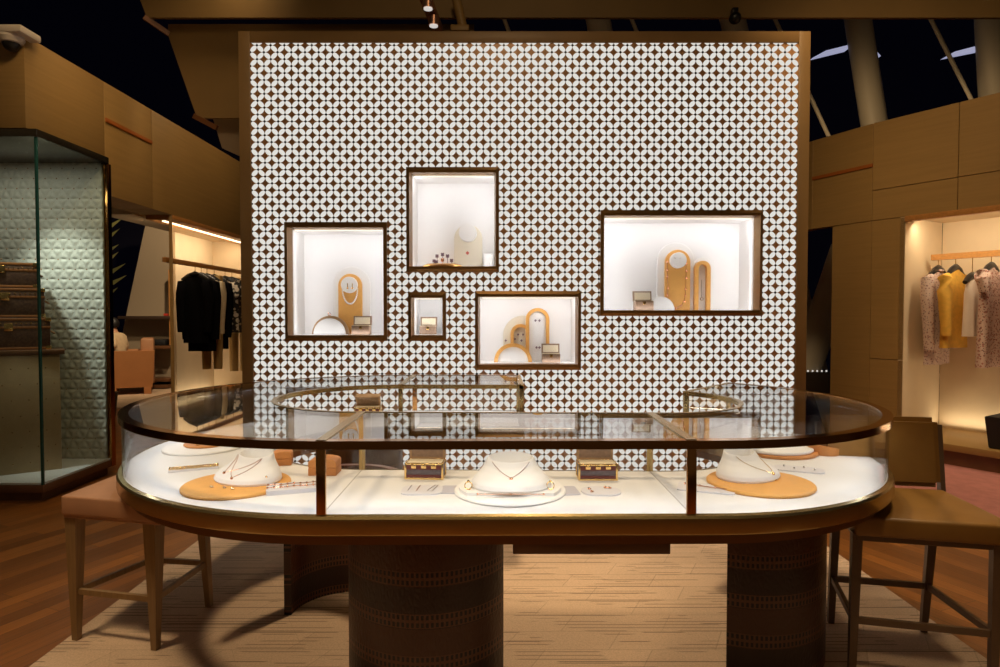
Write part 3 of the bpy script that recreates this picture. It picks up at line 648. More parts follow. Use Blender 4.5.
def uv_cyl(o, c):
    me = o.data; uvl = me.uv_layers.new(name='wrap')
    for poly in me.polygons:
        for li in poly.loop_indices:
            v = me.vertices[me.loops[li].vertex_index].co; q = v+anchor(case)
            a = math.atan2(q.x-c[0], -(q.y-c[1])); uvl.data[li].uv = (a*c[2], q.z)
def shell(name, c, R, th, a0, a1, n=48, top=.675):
    rings = []
    for i in range(n+1):
        a = math.radians(a0+(a1-a0)*i/n); u = Vector((math.cos(a), math.sin(a)))
        po, pi_ = Vector(c)+u*R, Vector(c)+u*(R-th)
        rings.append([Vector((po.x, po.y, .012)), Vector((po.x, po.y, top)), Vector((pi_.x, pi_.y, top)), Vector((pi_.x, pi_.y, .012))])
    b = new(); loft(b, rings); o = obj('pedestal', b, M['ped'], case); uv_cyl(o, (c[0], c[1], R)); return o
shell('pedestal', (-.29, 2.62), .335, .05, 205, 335)
shell('pedestal', (-.745, 3.03), .29, .035, 20, 180)
shell('pedestal', (1.04, 2.80), .36, .05, 245, 400)
shell('pedestal', (-.90, 4.16), .26, .20, 0, 360)
# strip lights tucked under the top frame, shining on the deck
def strip(p, ang, w, power):
    light_area('case_strip_lamp', (p.x, p.y, .998), w, .018, power, (.90, .95, 1.0), (math.radians(18), 0, ang))
CP = .42
for i in range(3):
    strip(Vector((-.60+.22+.44*i, 2.165)), 0, .40, .42*CP*3)
for i in range(7):
    a = PI/2+PI*(i+.5)/7; strip(CL+Vector((math.cos(a), math.sin(a)))*(RLo-.045), a+PI/2, .42, .40*CP*3)
for i in range(5):
    a = -PI/2+(A_END+PI/2)*(i+.5)/5; strip(CR+Vector((math.cos(a), math.sin(a)))*(RRo-.045), a+PI/2, .36, .38*CP*3)
for i in range(2): strip(Vector((-.22+.36*i-.2, 4.455)), PI, .34, .36*CP*3)

# ------------------------------------------------------------------ things on the deck
def disc_thing(name, m, x, y, r, h, label, cat, z=ZD, group=None, tilt=None):
    b = new(); lathe(b, [(0, 0), (r-.004, 0), (r, .004), (r, h-.004), (r-.004, h), (0, h)], n=64)
    if tilt: bmesh.ops.transform(b, matrix=Matrix.Rotation(tilt[0], 4, 'X') @ Matrix.Rotation(tilt[1], 4, 'Y'), verts=b.verts)
    return single(name, b, m, label, cat, (x, y, z), group=group)
BV = [(0, .150, .112, 0), (.008, .154, .116, 0), (.022, .150, .112, .003), (.040, .136, .098, .012), (.058, .116, .078, .024), (.078, .100, .060, .035), (.100, .090, .049, .042)]
def bust_at(v, sc):
    v = max(0, min(1, v))*(len(BV)-1); i = min(int(v), len(BV)-2); f = v-i
    return [(BV[i][j]*(1-f)+BV[i+1][j]*f)*sc for j in range(4)]
def bust_pt(a, v, sc, out=.002):
    z_, rx, ry, cy = bust_at(v, sc); return Vector(((rx+out)*math.sin(a), cy-(ry+out)*math.cos(a), z_+out*.5-.012*sc*math.cos(a)*max(0, v-.35)/.65))
def bust(x, y, rz, sc, label, z=ZD):
    b = new(); n = 48; rings = []
    V = [i/24 for i in range(25)]
    for v in V: rings.append([bust_pt(2*PI*k/n, v, sc, 0) for k in range(n)])
    zt, rx, ry, cy = bust_at(1, sc)
    for dz, kk in ((.002, .95), (-.004, .90), (-.045*sc, .85)): rings.append([Vector((rx*kk*math.sin(2*PI*k/n), cy-ry*kk*math.cos(2*PI*k/n), zt+dz-.012*sc*math.cos(2*PI*k/n))) for k in range(n)])
    loft(b, rings); return single('necklace_bust', b, M['whitepad'], label, 'necklace bust', (x, y, z), rz, smooth=50)
def strand(x, y, rz, sc, a0, a1, am, vm, label, m, z=ZD, pend=None, v0=.98, r=.0011):
    pts = [bust_pt(a0+(am-a0)*t, v0+(vm-v0)*t, sc) for t in [i/20 for i in range(21)]]+[bust_pt(am+(a1-am)*t, vm+(v0-vm)*t, sc) for t in [i/20 for i in range(1, 21)]]
    t = thing('necklace', label, 'necklace', (x, y, z), rz)
    b = new(); tube(b, pts, r, 6); obj('chain', b, m, t, world=False)
    b = new(); p = pts[20]
    for i in range(4): ball(b, (p.x+.004*math.cos(i*PI/2), p.y-.003, p.z+.004*math.sin(i*PI/2)-.003), .0036, 8)
    if pend:
        tube(b, [p, p+Vector((0, -.008, -.022))], .0014, 6); ball(b, p+Vector((0, -.010, -.026)), .006, 8)
    obj('pendant', b, m, t, world=False); return t
M['card'] = mat('pale_lavender_pad', (.71, .70, .74, 1), .55)
M['cardgrey'] = mat('grey_lavender_pad', (.52, .51, .58, 1), .55)
def card(x, y, w, d, rz, label, m=None, h=.006, rounded=.01, name='jewellery_pad', z=ZD):
    b = new(); pts = []
    for sx, sy, a in ((1, -1, -PI/2), (1, 1, 0), (-1, 1, PI/2), (-1, -1, PI)):
        for i in range(5): pts.append((sx*(w/2-rounded)+rounded*math.cos(a+PI/2*i/4), sy*(d/2-rounded)+rounded*math.sin(a+PI/2*i/4)))
    prism(b, pts, 0, h); return single(name, b, m or M['card'], label, 'jewellery pad', (x, y, z), rz)
def chain_on(x, y, rz, pts, label, m, r=.0016, z=ZD+.006, cat='bracelet', bead=0):
    t = new(); P = [Vector((p[0], p[1], .004)) for p in pts]; tube(t, P, r, 6)
    for i in range(bead):
        f = i/(max(1, bead-1))*(len(P)-1); k_ = min(int(f), len(P)-2); ball(t, P[k_].lerp(P[k_+1], f-k_), .0045, 6)
    return single(cat.replace(' ', '_'), t, m, label, cat, (x, y, z), rz)
def deck_xy(px, py, z=ZD): p = on(px, py, z); return p.x, p.y
def ring_thing(x, y, z, label, r=.011, m=None, rz=.5):
    b = new(); tube(b, [(r*math.cos(a), 0, r+.002+r*math.sin(a)) for a in [2*PI*i/20 for i in range(21)]], .002, 6, False); ball(b, (0, 0, 2*r+.004), .005, 8)
    box(b, -.006, .006, -.004, .004, 0, .0035, .001); return single('ring', b, m or M['gold'], label, 'ring', (x, y, z), rz)
# left group
x, y = deck_xy(237, 482.5, ZD+.014); disc_thing('plinth_disc', M['tan'], x, y, .203, .014, 'large round tan leather disc under the white bust left of the centre', 'plinth')
bx_, by_ = deck_xy(248, 479, ZD+.014); zl = ZD+.014
bust(bx_, by_, -.55, .98, 'white necklace bust standing on the large tan disc on the left of the showcase', zl)
strand(bx_, by_, -.55, .98, -.9, .9, -.28, .52, 'fine gold necklace with short drop on the left white bust, nearest its middle', M['rosegold'], zl)
strand(bx_, by_, -.55, .98, -.7, .95, .22, .42, 'fine gold necklace crossing low on the left white bust', M['rosegold'], zl)
ring_thing(bx_+.105, by_-.085, zl, 'gold ring standing at the foot of the left white bust', .013)
for i, (px, py) in enumerate(((211, 488), (224, 488.5), (232, 490))):
    xx, yy = deck_xy(px, py, zl); b = new(); ball(b, (0, 0, .004), .0045, 8); ball(b, (.006, .002, .003), .003, 8)
    single('stud_earring', b, M['silver'], 'small silver stud on the left tan disc, %s of the three in a row' % ['leftmost', 'middle one', 'rightmost'][i], 'earring', (xx, yy, zl))
x, y = deck_xy(194, 469); card(x, y, .20, .07, .42, 'white pad with two bracelets behind the left tan disc')
for j, dy in enumerate((-.012, .016)):
    chain_on(x, y, .42, [(-.095+.19*i/12, dy+.003*math.sin(i*1.7)) for i in range(13)], 'gold bracelet on the pad behind the left tan disc, %s' % ('nearer strand' if j == 0 else 'farther strand'), M['gold'], .0026, bead=14)
x, y = deck_xy(294, 490); card(x, y, .20, .11, .32, 'white pad with two long bracelets right of the left tan disc', None, .017)
for j, dy in enumerate((-.02, .02)):
    chain_on(x, y, .30, [(-.095+.19*i/12, dy+.004*math.sin(i*1.2+j)) for i in range(13)], 'rose gold bracelet on the pad right of the left tan disc, %s' % ('nearer strand' if j == 0 else 'farther strand'), M['rosegold'], .0016, ZD+.017, bead=9)
disc_thing('plinth_disc', M['whitepad'], -1.50, 3.22, .19, .012, 'flat white disc at the far left curve of the showcase', 'plinth')
disc_thing('plinth_disc', M['tanblock'], -1.50, 3.25, .105, .012, 'small tan disc lying on the far left white disc', 'plinth', ZD+.012)
ring_thing(-1.50, 3.16, ZD+.024, 'small ring on the small tan disc at the far left', .011)
def ring_box(px, py, w, h, d, label, rz=0, m='tanblock'):
    x, y = deck_xy(px, py); t = thing('leather_ring_box', label, 'box', (x, y+d/2, ZD), rz)
    b = new(); box(b, -w/2, w/2, -d/2, d/2, 0, h*.46, .003); obj('base', b, M['tanedge'], t, world=False)
    n = 16; pts = [(-w/2, h*.46), (w/2, h*.46), (w/2, h*.78)]+[(w/2*math.cos(a), h*.78+h*.22*math.sin(a)) for a in [PI*i/n for i in range(1, n)]]+[(-w/2, h*.78)]
    b = new(); prism(b, pts, -d/2, d/2, axis='y', bev=.003, seg=1); obj('lid', b, M[m], t, world=False); return t
ring_box(322, 476, .118, .072, .09, 'tan leather ring box with curved lid left of the front post')
ring_box(280, 466, .085, .065, .07, 'smaller tan leather ring box half hidden behind the left white bust', .2)
# centre group
x, y = deck_xy(510, 491); disc_thing('plinth_disc', M['whitepad'], x, y, .213, .010, 'large white disc under the central bust', 'plinth')
b = new(); R = .195; pts = [(R*math.cos(a), R*math.sin(a)*.98) for a in [-.62+(PI+1.24)*i/40 for i in range(41)]]; prism(b, pts, 0, .012)
single('bust_base', b, M['whitepad'], 'white cut-front slab on the large central disc', 'plinth', (x, y+.005, ZD+.010))
zc = ZD+.022; bcx, bcy = deck_xy(511, 488, zc); bcy += .03
bust(bcx, bcy, 0, 1.0, 'white necklace bust at the centre of the showcase', zc)
strand(bcx, bcy, 0, 1.0, -.85, .85, 0, .60, 'rose gold necklace with long pendant on the central bust', M['rosegold'], zc, pend=True)
ring_thing(deck_xy(468, 492, ZD+.022)[0], bcy-.055, ZD+.022, 'gold ring left of the central bust', .014, rz=.2)
ring_thing(deck_xy(551, 492, ZD+.022)[0], bcy-.055, ZD+.022, 'gold ring right of the central bust', .014, rz=-.2)
chain_on(x, y-.128, 0, [(-.12+.24*i/12, .001*math.sin(i)) for i in range(13)], 'thin rose gold bracelet along the front of the central slab', M['rosegold'], .0016, ZD+.020, bead=3)
def trunk(x, y, w, rz, label, z=ZD, lidang=58):
    h, d = w*.43, w*.55; t = thing('miniature_trunk', label, 'trunk', (x, y, z), rz, 'miniature trunks in the showcase')
    b = new(); box(b, -w/2, w/2, -d/2, d/2, 0, h, .003); obj('body', b, M['minicanvas'], t, world=False)
    b = new()
    for sx in (-1, 1):
        for sy in (-1, 1): box(b, sx*w/2-.004, sx*w/2+.004, sy*d/2-.004, sy*d/2+.004, 0, h+.002, .001)
    for zz in (.003, h-.002):
        for sy in (-1, 1): box(b, -w/2, w/2, sy*d/2-.003, sy*d/2+.003, zz-.003, zz+.005, .001)
        for sx in (-1, 1): box(b, sx*w/2-.003, sx*w/2+.003, -d/2, d/2, zz-.003, zz+.005, .001)
    obj('edging', b, M['gold'], t, world=False)
    b = new(); box(b, -w/2+.004, w/2-.004, -d/2-.004, -d/2, h*.12, h*.3, .001); box(b, -w/2+.004, w/2-.004, -d/2-.003, -d/2, h*.62, h*.90, .001); obj('strap', b, M['canvasred'], t, world=False)
    for sx in (-.27, 0, .27):
        b = new(); box(b, sx*w-.011, sx*w+.011, -d/2-.008, -d/2-.001, h*.70, h*.98, .003); obj('lock', b, M['gold'], t, world=False)
    b = new(); box(b, -w/2+.005, w/2-.005, -d/2+.005, d/2-.005, h-.006, h+.002); obj('tray', b, M['lining'], t, world=False)
    lid = bpy.data.objects.new('lid', None)
    b = new(); box(b, -w/2, w/2, -d, 0, 0, h*.42, .003); bmesh.ops.transform(b, matrix=Matrix.Translation((0, d/2, h)) @ Matrix.Rotation(math.radians(-lidang-30), 4, 'X'), verts=b.verts)
    l = obj('lid', b, M['rimtan'], t, world=False)
    b = new(); box(b, -w/2+.01, w/2-.01, -d+.01, -.01, -.001, .003); bmesh.ops.transform(b, matrix=Matrix.Translation((0, d/2, h)) @ Matrix.Rotation(math.radians(-lidang-30), 4, 'X'), verts=b.verts)
    obj('lining', b, M['canvaslight'], l, world=False); return t
x, y = deck_xy(424.5, 479.5); trunk(x, y+.042, .152, -.06, 'miniature brown trunk with open lid left of the central bust')
x, y = deck_xy(598, 480.5); trunk(x, y+.042, .152, .0, 'miniature brown trunk with open lid right of the central bust')
trunk(-.87, 4.20, .16, .1, 'miniature brown trunk in the far back arm of the showcase', lidang=20)
x, y = deck_xy(422, 491); card(x, y, .155, .12, .02, 'white pad with three pendants in front of the left trunk', rounded=.03)
for j, (dx, m_) in enumerate(((-.045, 'silver'), (-.012, 'rosegold'), (.035, 'silver'))):
    chain_on(x, y, 0, [(dx-.006, -.03), (dx, .045)] if j < 2 else [(dx+.012, .05), (dx-.012, -.03), (dx+.008, -.034), (dx+.022, .05)], 'slim %s pendant on the pad in front of the left trunk' % ['silver left', 'rose gold middle', 'open silver right'][j], M[m_], .0014, cat='pendant')
x, y = deck_xy(451, 490); card(x, y, .075, .11, .0, 'bare pale pad between the left trunk and the central disc', M['cardgrey'], .003)
x, y = deck_xy(601, 492); card(x, y, .15, .12, -.05, 'white oval pad with earrings in front of the right trunk', rounded=.055)
for j, (dx, dy) in enumerate(((-.045, .012), (-.04, -.025), (.02, .03), (.035, .025))):
    b = new(); ball(b, (0, 0, .004), .005, 8); ball(b, (.006, 0, .003), .0035, 8)
    single('stud_earring', b, M['rosegold'], 'rose gold stud on the oval pad in front of the right trunk, %s' % ['rear left', 'front left', 'rear middle', 'rear right'][j], 'earring', (x+dx, y+dy, ZD+.006))
x, y = deck_xy(568, 491); card(x, y, .075, .12, .1, 'bare pale pad between the central disc and the right trunk', M['cardgrey'], .003)
# right group
x, y = deck_xy(760, 481, ZD+.014); disc_thing('plinth_disc', M['tan'], x, y, .203, .014, 'large round tan leather disc under the white bust right of the centre', 'plinth')
brx, bry = deck_xy(748, 476, zl)
bust(brx, bry, .62, .96, 'white necklace bust standing on the large tan disc on the right of the showcase', zl)
strand(brx, bry, .62, .96, -.9, .9, .15, .40, 'gold necklace with drop on the right white bust', M['gold'], zl, pend=True)
x, y = deck_xy(706, 489); card(x, y, .21, .12, -.35, 'white pad with a gold chain left of the right tan disc')
chain_on(x, y, -.35, [(-.08+.17*i/10, .02-.004*i+.003*math.sin(i)) for i in range(11)], 'rose gold chain on the pad left of the right tan disc', M['rosegold'], .002, bead=4)
x, y = deck_xy(799, 470); card(x, y, .20, .10, -.42, 'white pad with earrings behind the right tan disc', rounded=.03)
for j in range(4):
    b = new(); ball(b, (0, 0, .004), .0045, 8)
    dx, dy = ((-.06, .015), (-.02, -.015), (.02, .015), (.06, -.012))[j]
    single('stud_earring', b, M['silver'], 'tiny stud on the pad behind the right tan disc, %s from the left' % ['first', 'second', 'third', 'fourth'][j], 'earring', (x+dx*.9+dy*.4, y+dy-dx*.4, ZD+.006))
disc_thing('plinth_disc', M['tanblock'], 1.36, 3.13, .185, .016, 'flat tan disc under a white one at the right curve of the showcase', 'plinth')
disc_thing('plinth_disc', M['whitepad'], 1.35, 3.14, .178, .014, 'flat white disc stacked on the tan one at the right curve', 'plinth', ZD+.016)
b = new(); hull = []; n = 40; r = .072
loft(b, [[Vector((r*math.cos(2*PI*k/n), r*math.sin(2*PI*k/n), 0)) for k in range(n)], [Vector((r*math.cos(2*PI*k/n), r*math.sin(2*PI*k/n), .040-.16*r*math.cos(2*PI*k/n))) for k in range(n)]])
single('slanted_block', b, M['tanblock'], 'small round tan block with slanted top at the far right of the showcase', 'block', (1.575, 3.10, ZD))

# ------------------------------------------------------------------ left: bulkhead, wardrobe niche
WX = -3.65
BZ0, BZ1 = 2.565, 3.60
b = new(); ys = [4.97, 5.96, 6.77, 9.6]
box(b, WX-.35, WX, 4.97, 5.957, 2.89, BZ1, .003)
for y0, y1 in zip(ys[1:], ys[2:]): box(b, WX-.35, WX, y0+.003, y1-.003, BZ0, BZ1, .003)
box(b, -7.5, WX-.006, 4.98, 5.3, 2.89, BZ1-.004); box(b, WX-.34, WX-.01, 5.97, 9.55, BZ0+.01, BZ1-.02)
struct('wall_left', b, M['panel'])
b = new(); box(b, WX-.02, WX+.012, 5.97, 6.76, 3.235, 3.275, .003); struct('trim_1', b, M['orange'])
b = new(); box(b, WX-.30, WX+.008, 7.17, 9.6, BZ0-.05, BZ0, .003); struct('trim_2', b, M['orange_wood'])
b = new(); box(b, -4.35, -4.30, 8.50, 9.7, 0, BZ0); box(b, -4.3, WX, 9.6, 9.65, 0, BZ0); box(b, -4.35, WX-.35, 7.0, 9.7, BZ0-.02, BZ0+.06); struct('wall_left_niche', b, M['cream'])
b = new(); prism(b, [(WX, 7.16), (-4.30, 8.44), (-4.35, 8.53), (WX-.03, 7.14)], 0, BZ0-.004); struct('wall_left_jamb', b, M['panel'])
b = new(); prism(b, [(WX+.02, 7.2), (WX+.02, 9.6), (-4.3, 9.6), (-4.3, 8.5)], 0, .22, .006); struct('trim_3', b, M['panel'])
b = new(); box(b, WX-.16, WX-.13, 7.25, 9.5, BZ0-.062, BZ0-.050); based(b, 'light_strip', M['led'], 'thin warm light strip over the black clothes in the left niche', 'light')
light_area('niche_strip_lamp', (WX-.20, 8.35, BZ0-.07), .05, 2.2, 15, (1, .82, .57), (0, math.radians(36), 0))
light_area('niche_strip_lamp', (-4.22, 8.35, .24), .05, 2.2, 6, (1, .82, .56), (PI, math.radians(-20), 0))
RX, RZ = -3.755, 2.07
b = new(); box(b, RX-.02, RX+.02, 7.17, 9.59, RZ-.028, RZ+.028, .004); based(b, 'clothes_rail', M['orange_wood'], 'wooden clothes rail in the left niche with dark clothes', 'rail')

def garment(name, label, m, loc, rz, w, L, sleeve='long', sm=None, flare=1.0, group=None, th=.05, gap=.0, shoulder=None, slv_len=None, collar=True, hem=None):
    """clothing hung from a hanger; x runs across the shoulders, z = 0 at the neck"""
    t = thing(name, label, 'clothes', loc, rz, group)
    b = new(); n = 32; rings = []; ph = random.random()*6; sh = shoulder or w
    prof = [(0.0, .26), (-.015, .30), (-.03, .62), (-.06, .93), (-.12, 1.0), (-.25, .96), (-.5, .97), (-.8, 1.0), (-1.0, 1.0)]
    for i, (q, ww) in enumerate(prof):
        zz = q if i < 5 else q*L; zz = max(zz, -L); f = min(1, -q)
        rings.append([Vector((w/2*ww*(1+(flare-1)*f)*math.copysign(abs(math.cos(a))**.75, math.cos(a)), (th*(.4+.6*min(1, -q*4+.2)))*math.sin(a)*(1+.35*f*math.sin(5*a+ph))+.012*f*math.sin(3*a+ph), zz)) for a in [2*PI*k/n for k in range(n)]])
    loft(b, rings); obj('body', b, m, t, world=False, smooth=60)
    if sleeve:
        sl = slv_len or (L*.84 if sleeve == 'long' else .24)
        for s in (-1, 1):
            b = new(); x0 = s*w/2*.93
            tube(b, [(x0*.72, 0, -.062), (x0*1.02, -.004, -.10), (x0*1.16, -.012, -.20*sl/.6), (x0*1.20, -.02, -.45*sl), (x0*1.16, -.03, -.8*sl), (x0*1.13, -.032, -sl)], 0, 12, rs=[.03, .068, .066, .060, .052, .047])
            so = obj('sleeve', b, sm or m, t, world=False, smooth=60)
            if sleeve == 'long' and hem:
                b = new(); tube(b, [(x0*1.13, -.032, -sl), (x0*1.125, -.032, -sl-.06)], .05, 12); obj('cuff', b, hem, so, world=False, smooth=60)
    if collar:
        b = new(); tube(b, [(.062*math.cos(a), .038*math.sin(a), .004+.008*math.sin(a)) for a in [2*PI*i/20 for i in range(21)]], .013, 8, False); obj('collar', b, hem or m, t, world=False, smooth=60)
    if hem:
        b = new(); rr = rings[-1]; loft(b, [[p*1.0+Vector((p.x*.015, p.y*.06, .05)) for p in rr], [p+Vector((p.x*.015, p.y*.06, -.008)) for p in rr]]); obj('hem', b, hem, t, world=False, smooth=60)
    return t
def hanger(loc, rz, label, drop, group, w=.32):
    t = thing('clothes_hanger', label, 'hanger', loc, rz, group)
    b = new(); tube(b, [(-w/2, 0, -.105), (-w/4, 0, -.055), (0, 0, -.028), (w/4, 0, -.055), (w/2, 0, -.105)], 0, 10, rs=[.022, .030, .034, .030, .022]); obj('arm', b, M['blackplastic'], t, world=False)
    b = new(); tube(b, [(0, 0, -.03), (0, 0, drop-.046)], .0035, 6); ball(b, (0, 0, drop-.046), .006, 8); obj('hook', b, M['gold'], t, world=False); return t
GL, GR = 'clothes on the left rail', 'clothes on the right rail'
left = [  # (pixel x, length, garment name, material, label, width)
    (7.90, .84, 'sweater', 'blackknit', 'front black sweater facing out on the left rail', .30, 'long', None),
    (8.06, .95, 'sweater', 'blackknit', 'longer black knit hanging right behind the front black sweater', .34, 'long', None),
    (8.22, .80, 'cardigan', 'striped', 'cream and dark striped cardigan between the black knits on the left rail', .34, 'long', 'creamknit'),
    (8.43, .94, 'jacket', 'blackknit', 'black jacket behind the striped cardigan on the left rail', .34, 'long', None),
    (8.76, .70, 'blouse', 'bwfloral', 'black and white floral blouse on the left rail', .36, 'short', None),
    (8.98, .74, 'blouse', 'darkfloral', 'dark floral blouse behind the black and white one on the left rail', .36, 'short', None)]
for Y, L, nm, m_, lab, w, slv, hm in left:
    hanger((RX, Y, RZ-.085), 0, 'black hanger holding the %s' % lab.replace(' on the left rail', '').replace('hanging right ', ''), .10, 'hangers on the left rail')
    garment(nm, lab, M[m_], (RX, Y, RZ-.125), 0, w, L, slv, sm=M['creamknit'] if hm else None, group=GL, hem=M[hm] if hm else None)
def trousers(label, loc, L, w):
    t = thing('trousers', label, 'clothes', loc, 0, GL)
    b = new()
    for s in (-1, 1): tube(b, [(s*w*.22, s*.01, 0), (s*w*.25, s*.012, -L*.3), (s*w*.24, s*.02, -L*.7), (s*w*.22, s*.024, -L)], 0, 14, rs=[w*.27, w*.25, w*.21, w*.19])
    obj('legs', b, M['beigecloth'], t, world=False, smooth=60)
    b = new(); box(b, -w*.46, w*.46, -.05, .05, -.02, .05, .01); obj('waistband', b, M['beigecloth'], t, world=False); return t
trousers('beige trousers hanging below the black knits on the left rail', (RX+.02, 8.30, RZ-.16), 1.16, .28)
trousers('beige trousers at the far end of the left rail', (RX+.02, 9.16, RZ-.14), 1.28, .30)

# ------------------------------------------------------------------ left glass case
cx1, cy0, cy1 = -3.53, 4.91, 5.80
cx0 = -5.6
case2 = thing('glass_cabinet', 'tall clear glass cabinet with a tufted white back and stacked trunks', 'glass cabinet', ((cx0+cx1)/2, (cy0+cy1)/2, 0))
b = new(); box(b, cx0+.05, cx1-.05, cy0+.05, cy1, 0, .075); box(b, cx0, cx1, cy0, cy1, .075, .135, .004); obj('plinth', b, M['plinth'], case2)
b = new(); box(b, cx0+.01, cx1-.01, cy0+.01, cy1-.02, .135, .15); obj('floor_board', b, M['deck'], case2)
CT = 2.81
b = new(); box(b, cx0, cx1+.012, cy0-.012, cy1, CT-.005, CT+.055, .004); obj('top_cap', b, M['capmetal'], case2)
b = new(); box(b, cx0, cx1, cy0, cy0+.012, .135, CT); obj('front_glass', b, M['caseglass'], case2, 0)
b = new(); box(b, cx1-.012, cx1, cy0+.012, cy1-.02, .135, CT); obj('side_glass', b, M['caseglass'], case2, 0)
b = new(); box(b, cx1-.016, cx1+.002, cy0-.002, cy0+.016, .135, CT, .002); obj('corner_post', b, M['gedge'], case2)
b = new(); box(b, cx1-.03, cx1+.006, cy1-.02, cy1+.04, .075, CT, .003); obj('back_post', b, M['bronze'], case2)
b = new()                                                # tufted triangles in real relief
tri = .102; hh = .090; SUB = 8; yb = cy1-.03
zz0 = .15; cols = int((cx1-.03-cx0)/tri*SUB)+1; rows = int((CT-zz0)/hh*SUB)+1
def quilt_h(x, z_):
    a = z_/hh; p = (x/tri-z_/hh*.5); q = (x/tri+z_/hh*.5)
    d = min(abs(a-round(a)), abs(p-round(p)), abs(q-round(q)))
    return .016*min(1, d*3.0)**.75
grid = []
for j in range(rows+1):
    z_ = min(zz0+j*hh/SUB, CT); row = []
    for i in range(cols+1):
        x_ = min(cx0+i*tri/SUB, cx1-.03); row.append(b.verts.new((x_, yb-.005-quilt_h(x_-cx0, z_-zz0), z_)))
    grid.append(row)
for j in range(rows):
    for i in range(cols): b.faces.new((grid[j][i], grid[j][i+1], grid[j+1][i+1], grid[j+1][i]))
bot = [b.verts.new((g.co.x, cy1, g.co.z)) for g in (grid[0][0], grid[0][-1], grid[-1][-1], grid[-1][0])]; b.faces.new(bot)
q = obj('quilted_back', b, M['quilt'], case2, 60)
b = new()
for j in range(0, rows//SUB+1):
    for i in range(0, cols//SUB+1):
        x_ = cx0+(i+(.5 if j % 2 else 0))*tri
        if x_ < cx1-.04 and x_ > -5.0: ball(b, (x_, yb-.006, zz0+j*hh), .006, 6)
o = obj('tufting_buttons', b, M['bronze'], case2); o['kind'] = 'stuff'
light_area('cabinet_lamp', (-4.1, 5.15, CT-.02), 1.0, .3, 5, (1, .94, .80))
light_spot('cabinet_fill', (-4.05, 4.99, CT-.05), (-3.80, 5.77, 1.25), 75, 62, .9, (.95, 1, .93), .06)  # added spot that brightens the lower back and trunks, no such lamp known
TR = .62
pl = thing('display_plinth', 'beige studded plinth with dark top carrying the trunks in the glass cabinet', 'plinth', (-4.06, 5.36, .15), TR)
b = new(); box(b, -.30, .30, -.19, .19, 0, .97, .006); obj('body', b, M['plinthcloth'], pl, world=False)
b = new(); box(b, -.335, .335, -.21, .21, .97, 1.01, .004); obj('top', b, M['plinth'], pl, world=False)
b = new()
for j in range(7):
    for i in range(5): ball(b, (-.26+(i+(.5 if j % 2 else 0))*.115, -.191, .08+j*.13), .005, 6)
obj('studs', b, M['bronze'], pl, world=False)
def big_trunk(x0, x1, y0, y1, z0, z1, label):
    t = thing('travel_trunk', label, 'trunk', ((x0+x1)/2, (y0+y1)/2, z0), TR, group='stack of brown trunks in the glass cabinet')
    b = new(); box(b, x0, x1, y0, y1, z0, z1, .006); obj('body', b, M['canvas'], t)
    b = new(); zl = z1-(z1-z0)*.30
    for zz in (z0+.012, z1-.012, zl):
        box(b, x0-.003, x1+.003, y0-.003, y1+.003, zz-.010, zz+.010, .002)
    obj('leather_trim', b, M['trunktrim'], t)
    b = new()
    for xx in (x0, x1):
        for zz in (z0, z1): box(b, xx-.034 if xx == x1 else xx-.006, xx+.006 if xx == x1 else xx+.034, y0-.007, y0+.034, zz-.03 if zz == z1 else zz-.001, zz+.001 if zz == z1 else zz+.03, .003)
    obj('brass_corners', b, M['gold'], t)
    b = new(); n_ = int((x1-x0)/.032)
    for i in range(1, n_): ball(b, (x0+i*(x1-x0)/n_, y0-.004, z1-.045), .006, 6)
    obj('brass_studs', b, M['gold'], t)
    b = new(); xc = (x0+x1)/2; box(b, xc-.03, xc+.03, y0-.012, y0, zl-.03, zl+.035, .004); obj('lock', b, M['gold'], t)
    b = new(); tube(b, [(x1+.002, (y0+y1)/2-.06, (z0+z1)/2+.02), (x1+.028, (y0+y1)/2-.05, (z0+z1)/2), (x1+.028, (y0+y1)/2+.05, (z0+z1)/2), (x1+.002, (y0+y1)/2+.06, (z0+z1)/2+.02)], .008, 8); obj('handle', b, M['rimtan'], t)
big_trunk(-4.39, -3.83, 5.20, 5.52, 1.161, 1.425, 'largest brown trunk at the bottom of the stack in the glass cabinet')
big_trunk(-4.40, -3.87, 5.21, 5.51, 1.427, 1.672, 'middle brown trunk of the stack in the glass cabinet')
big_trunk(-4.41, -3.92, 5.22, 5.50, 1.674, 1.885, 'smallest brown trunk on top of the stack in the glass cabinet')

# CCTV camera
p = at(12, 37, 4.93); t = thing('dome_camera', 'small white dome security camera on the left bulkhead corner', 'camera', (p.x, 4.98, p.z))
b = new(); box(b, p.x-.13, p.x+.14, 4.83, 5.05, p.z+.0, p.z+.055, .012); obj('mount', b, M['offwhite'], t)
b = new(); lathe(b, [(.085, p.z), (.09, p.z-.02), (.075, p.z-.05), (.06, p.z-.055), (0, p.z-.055)], p.x, 4.92); obj('housing', b, M['offwhite'], t)
b = new(); ball(b, (p.x, 4.92, p.z-.052), .06, 20); obj('dome', b, M['blackplastic'], t)

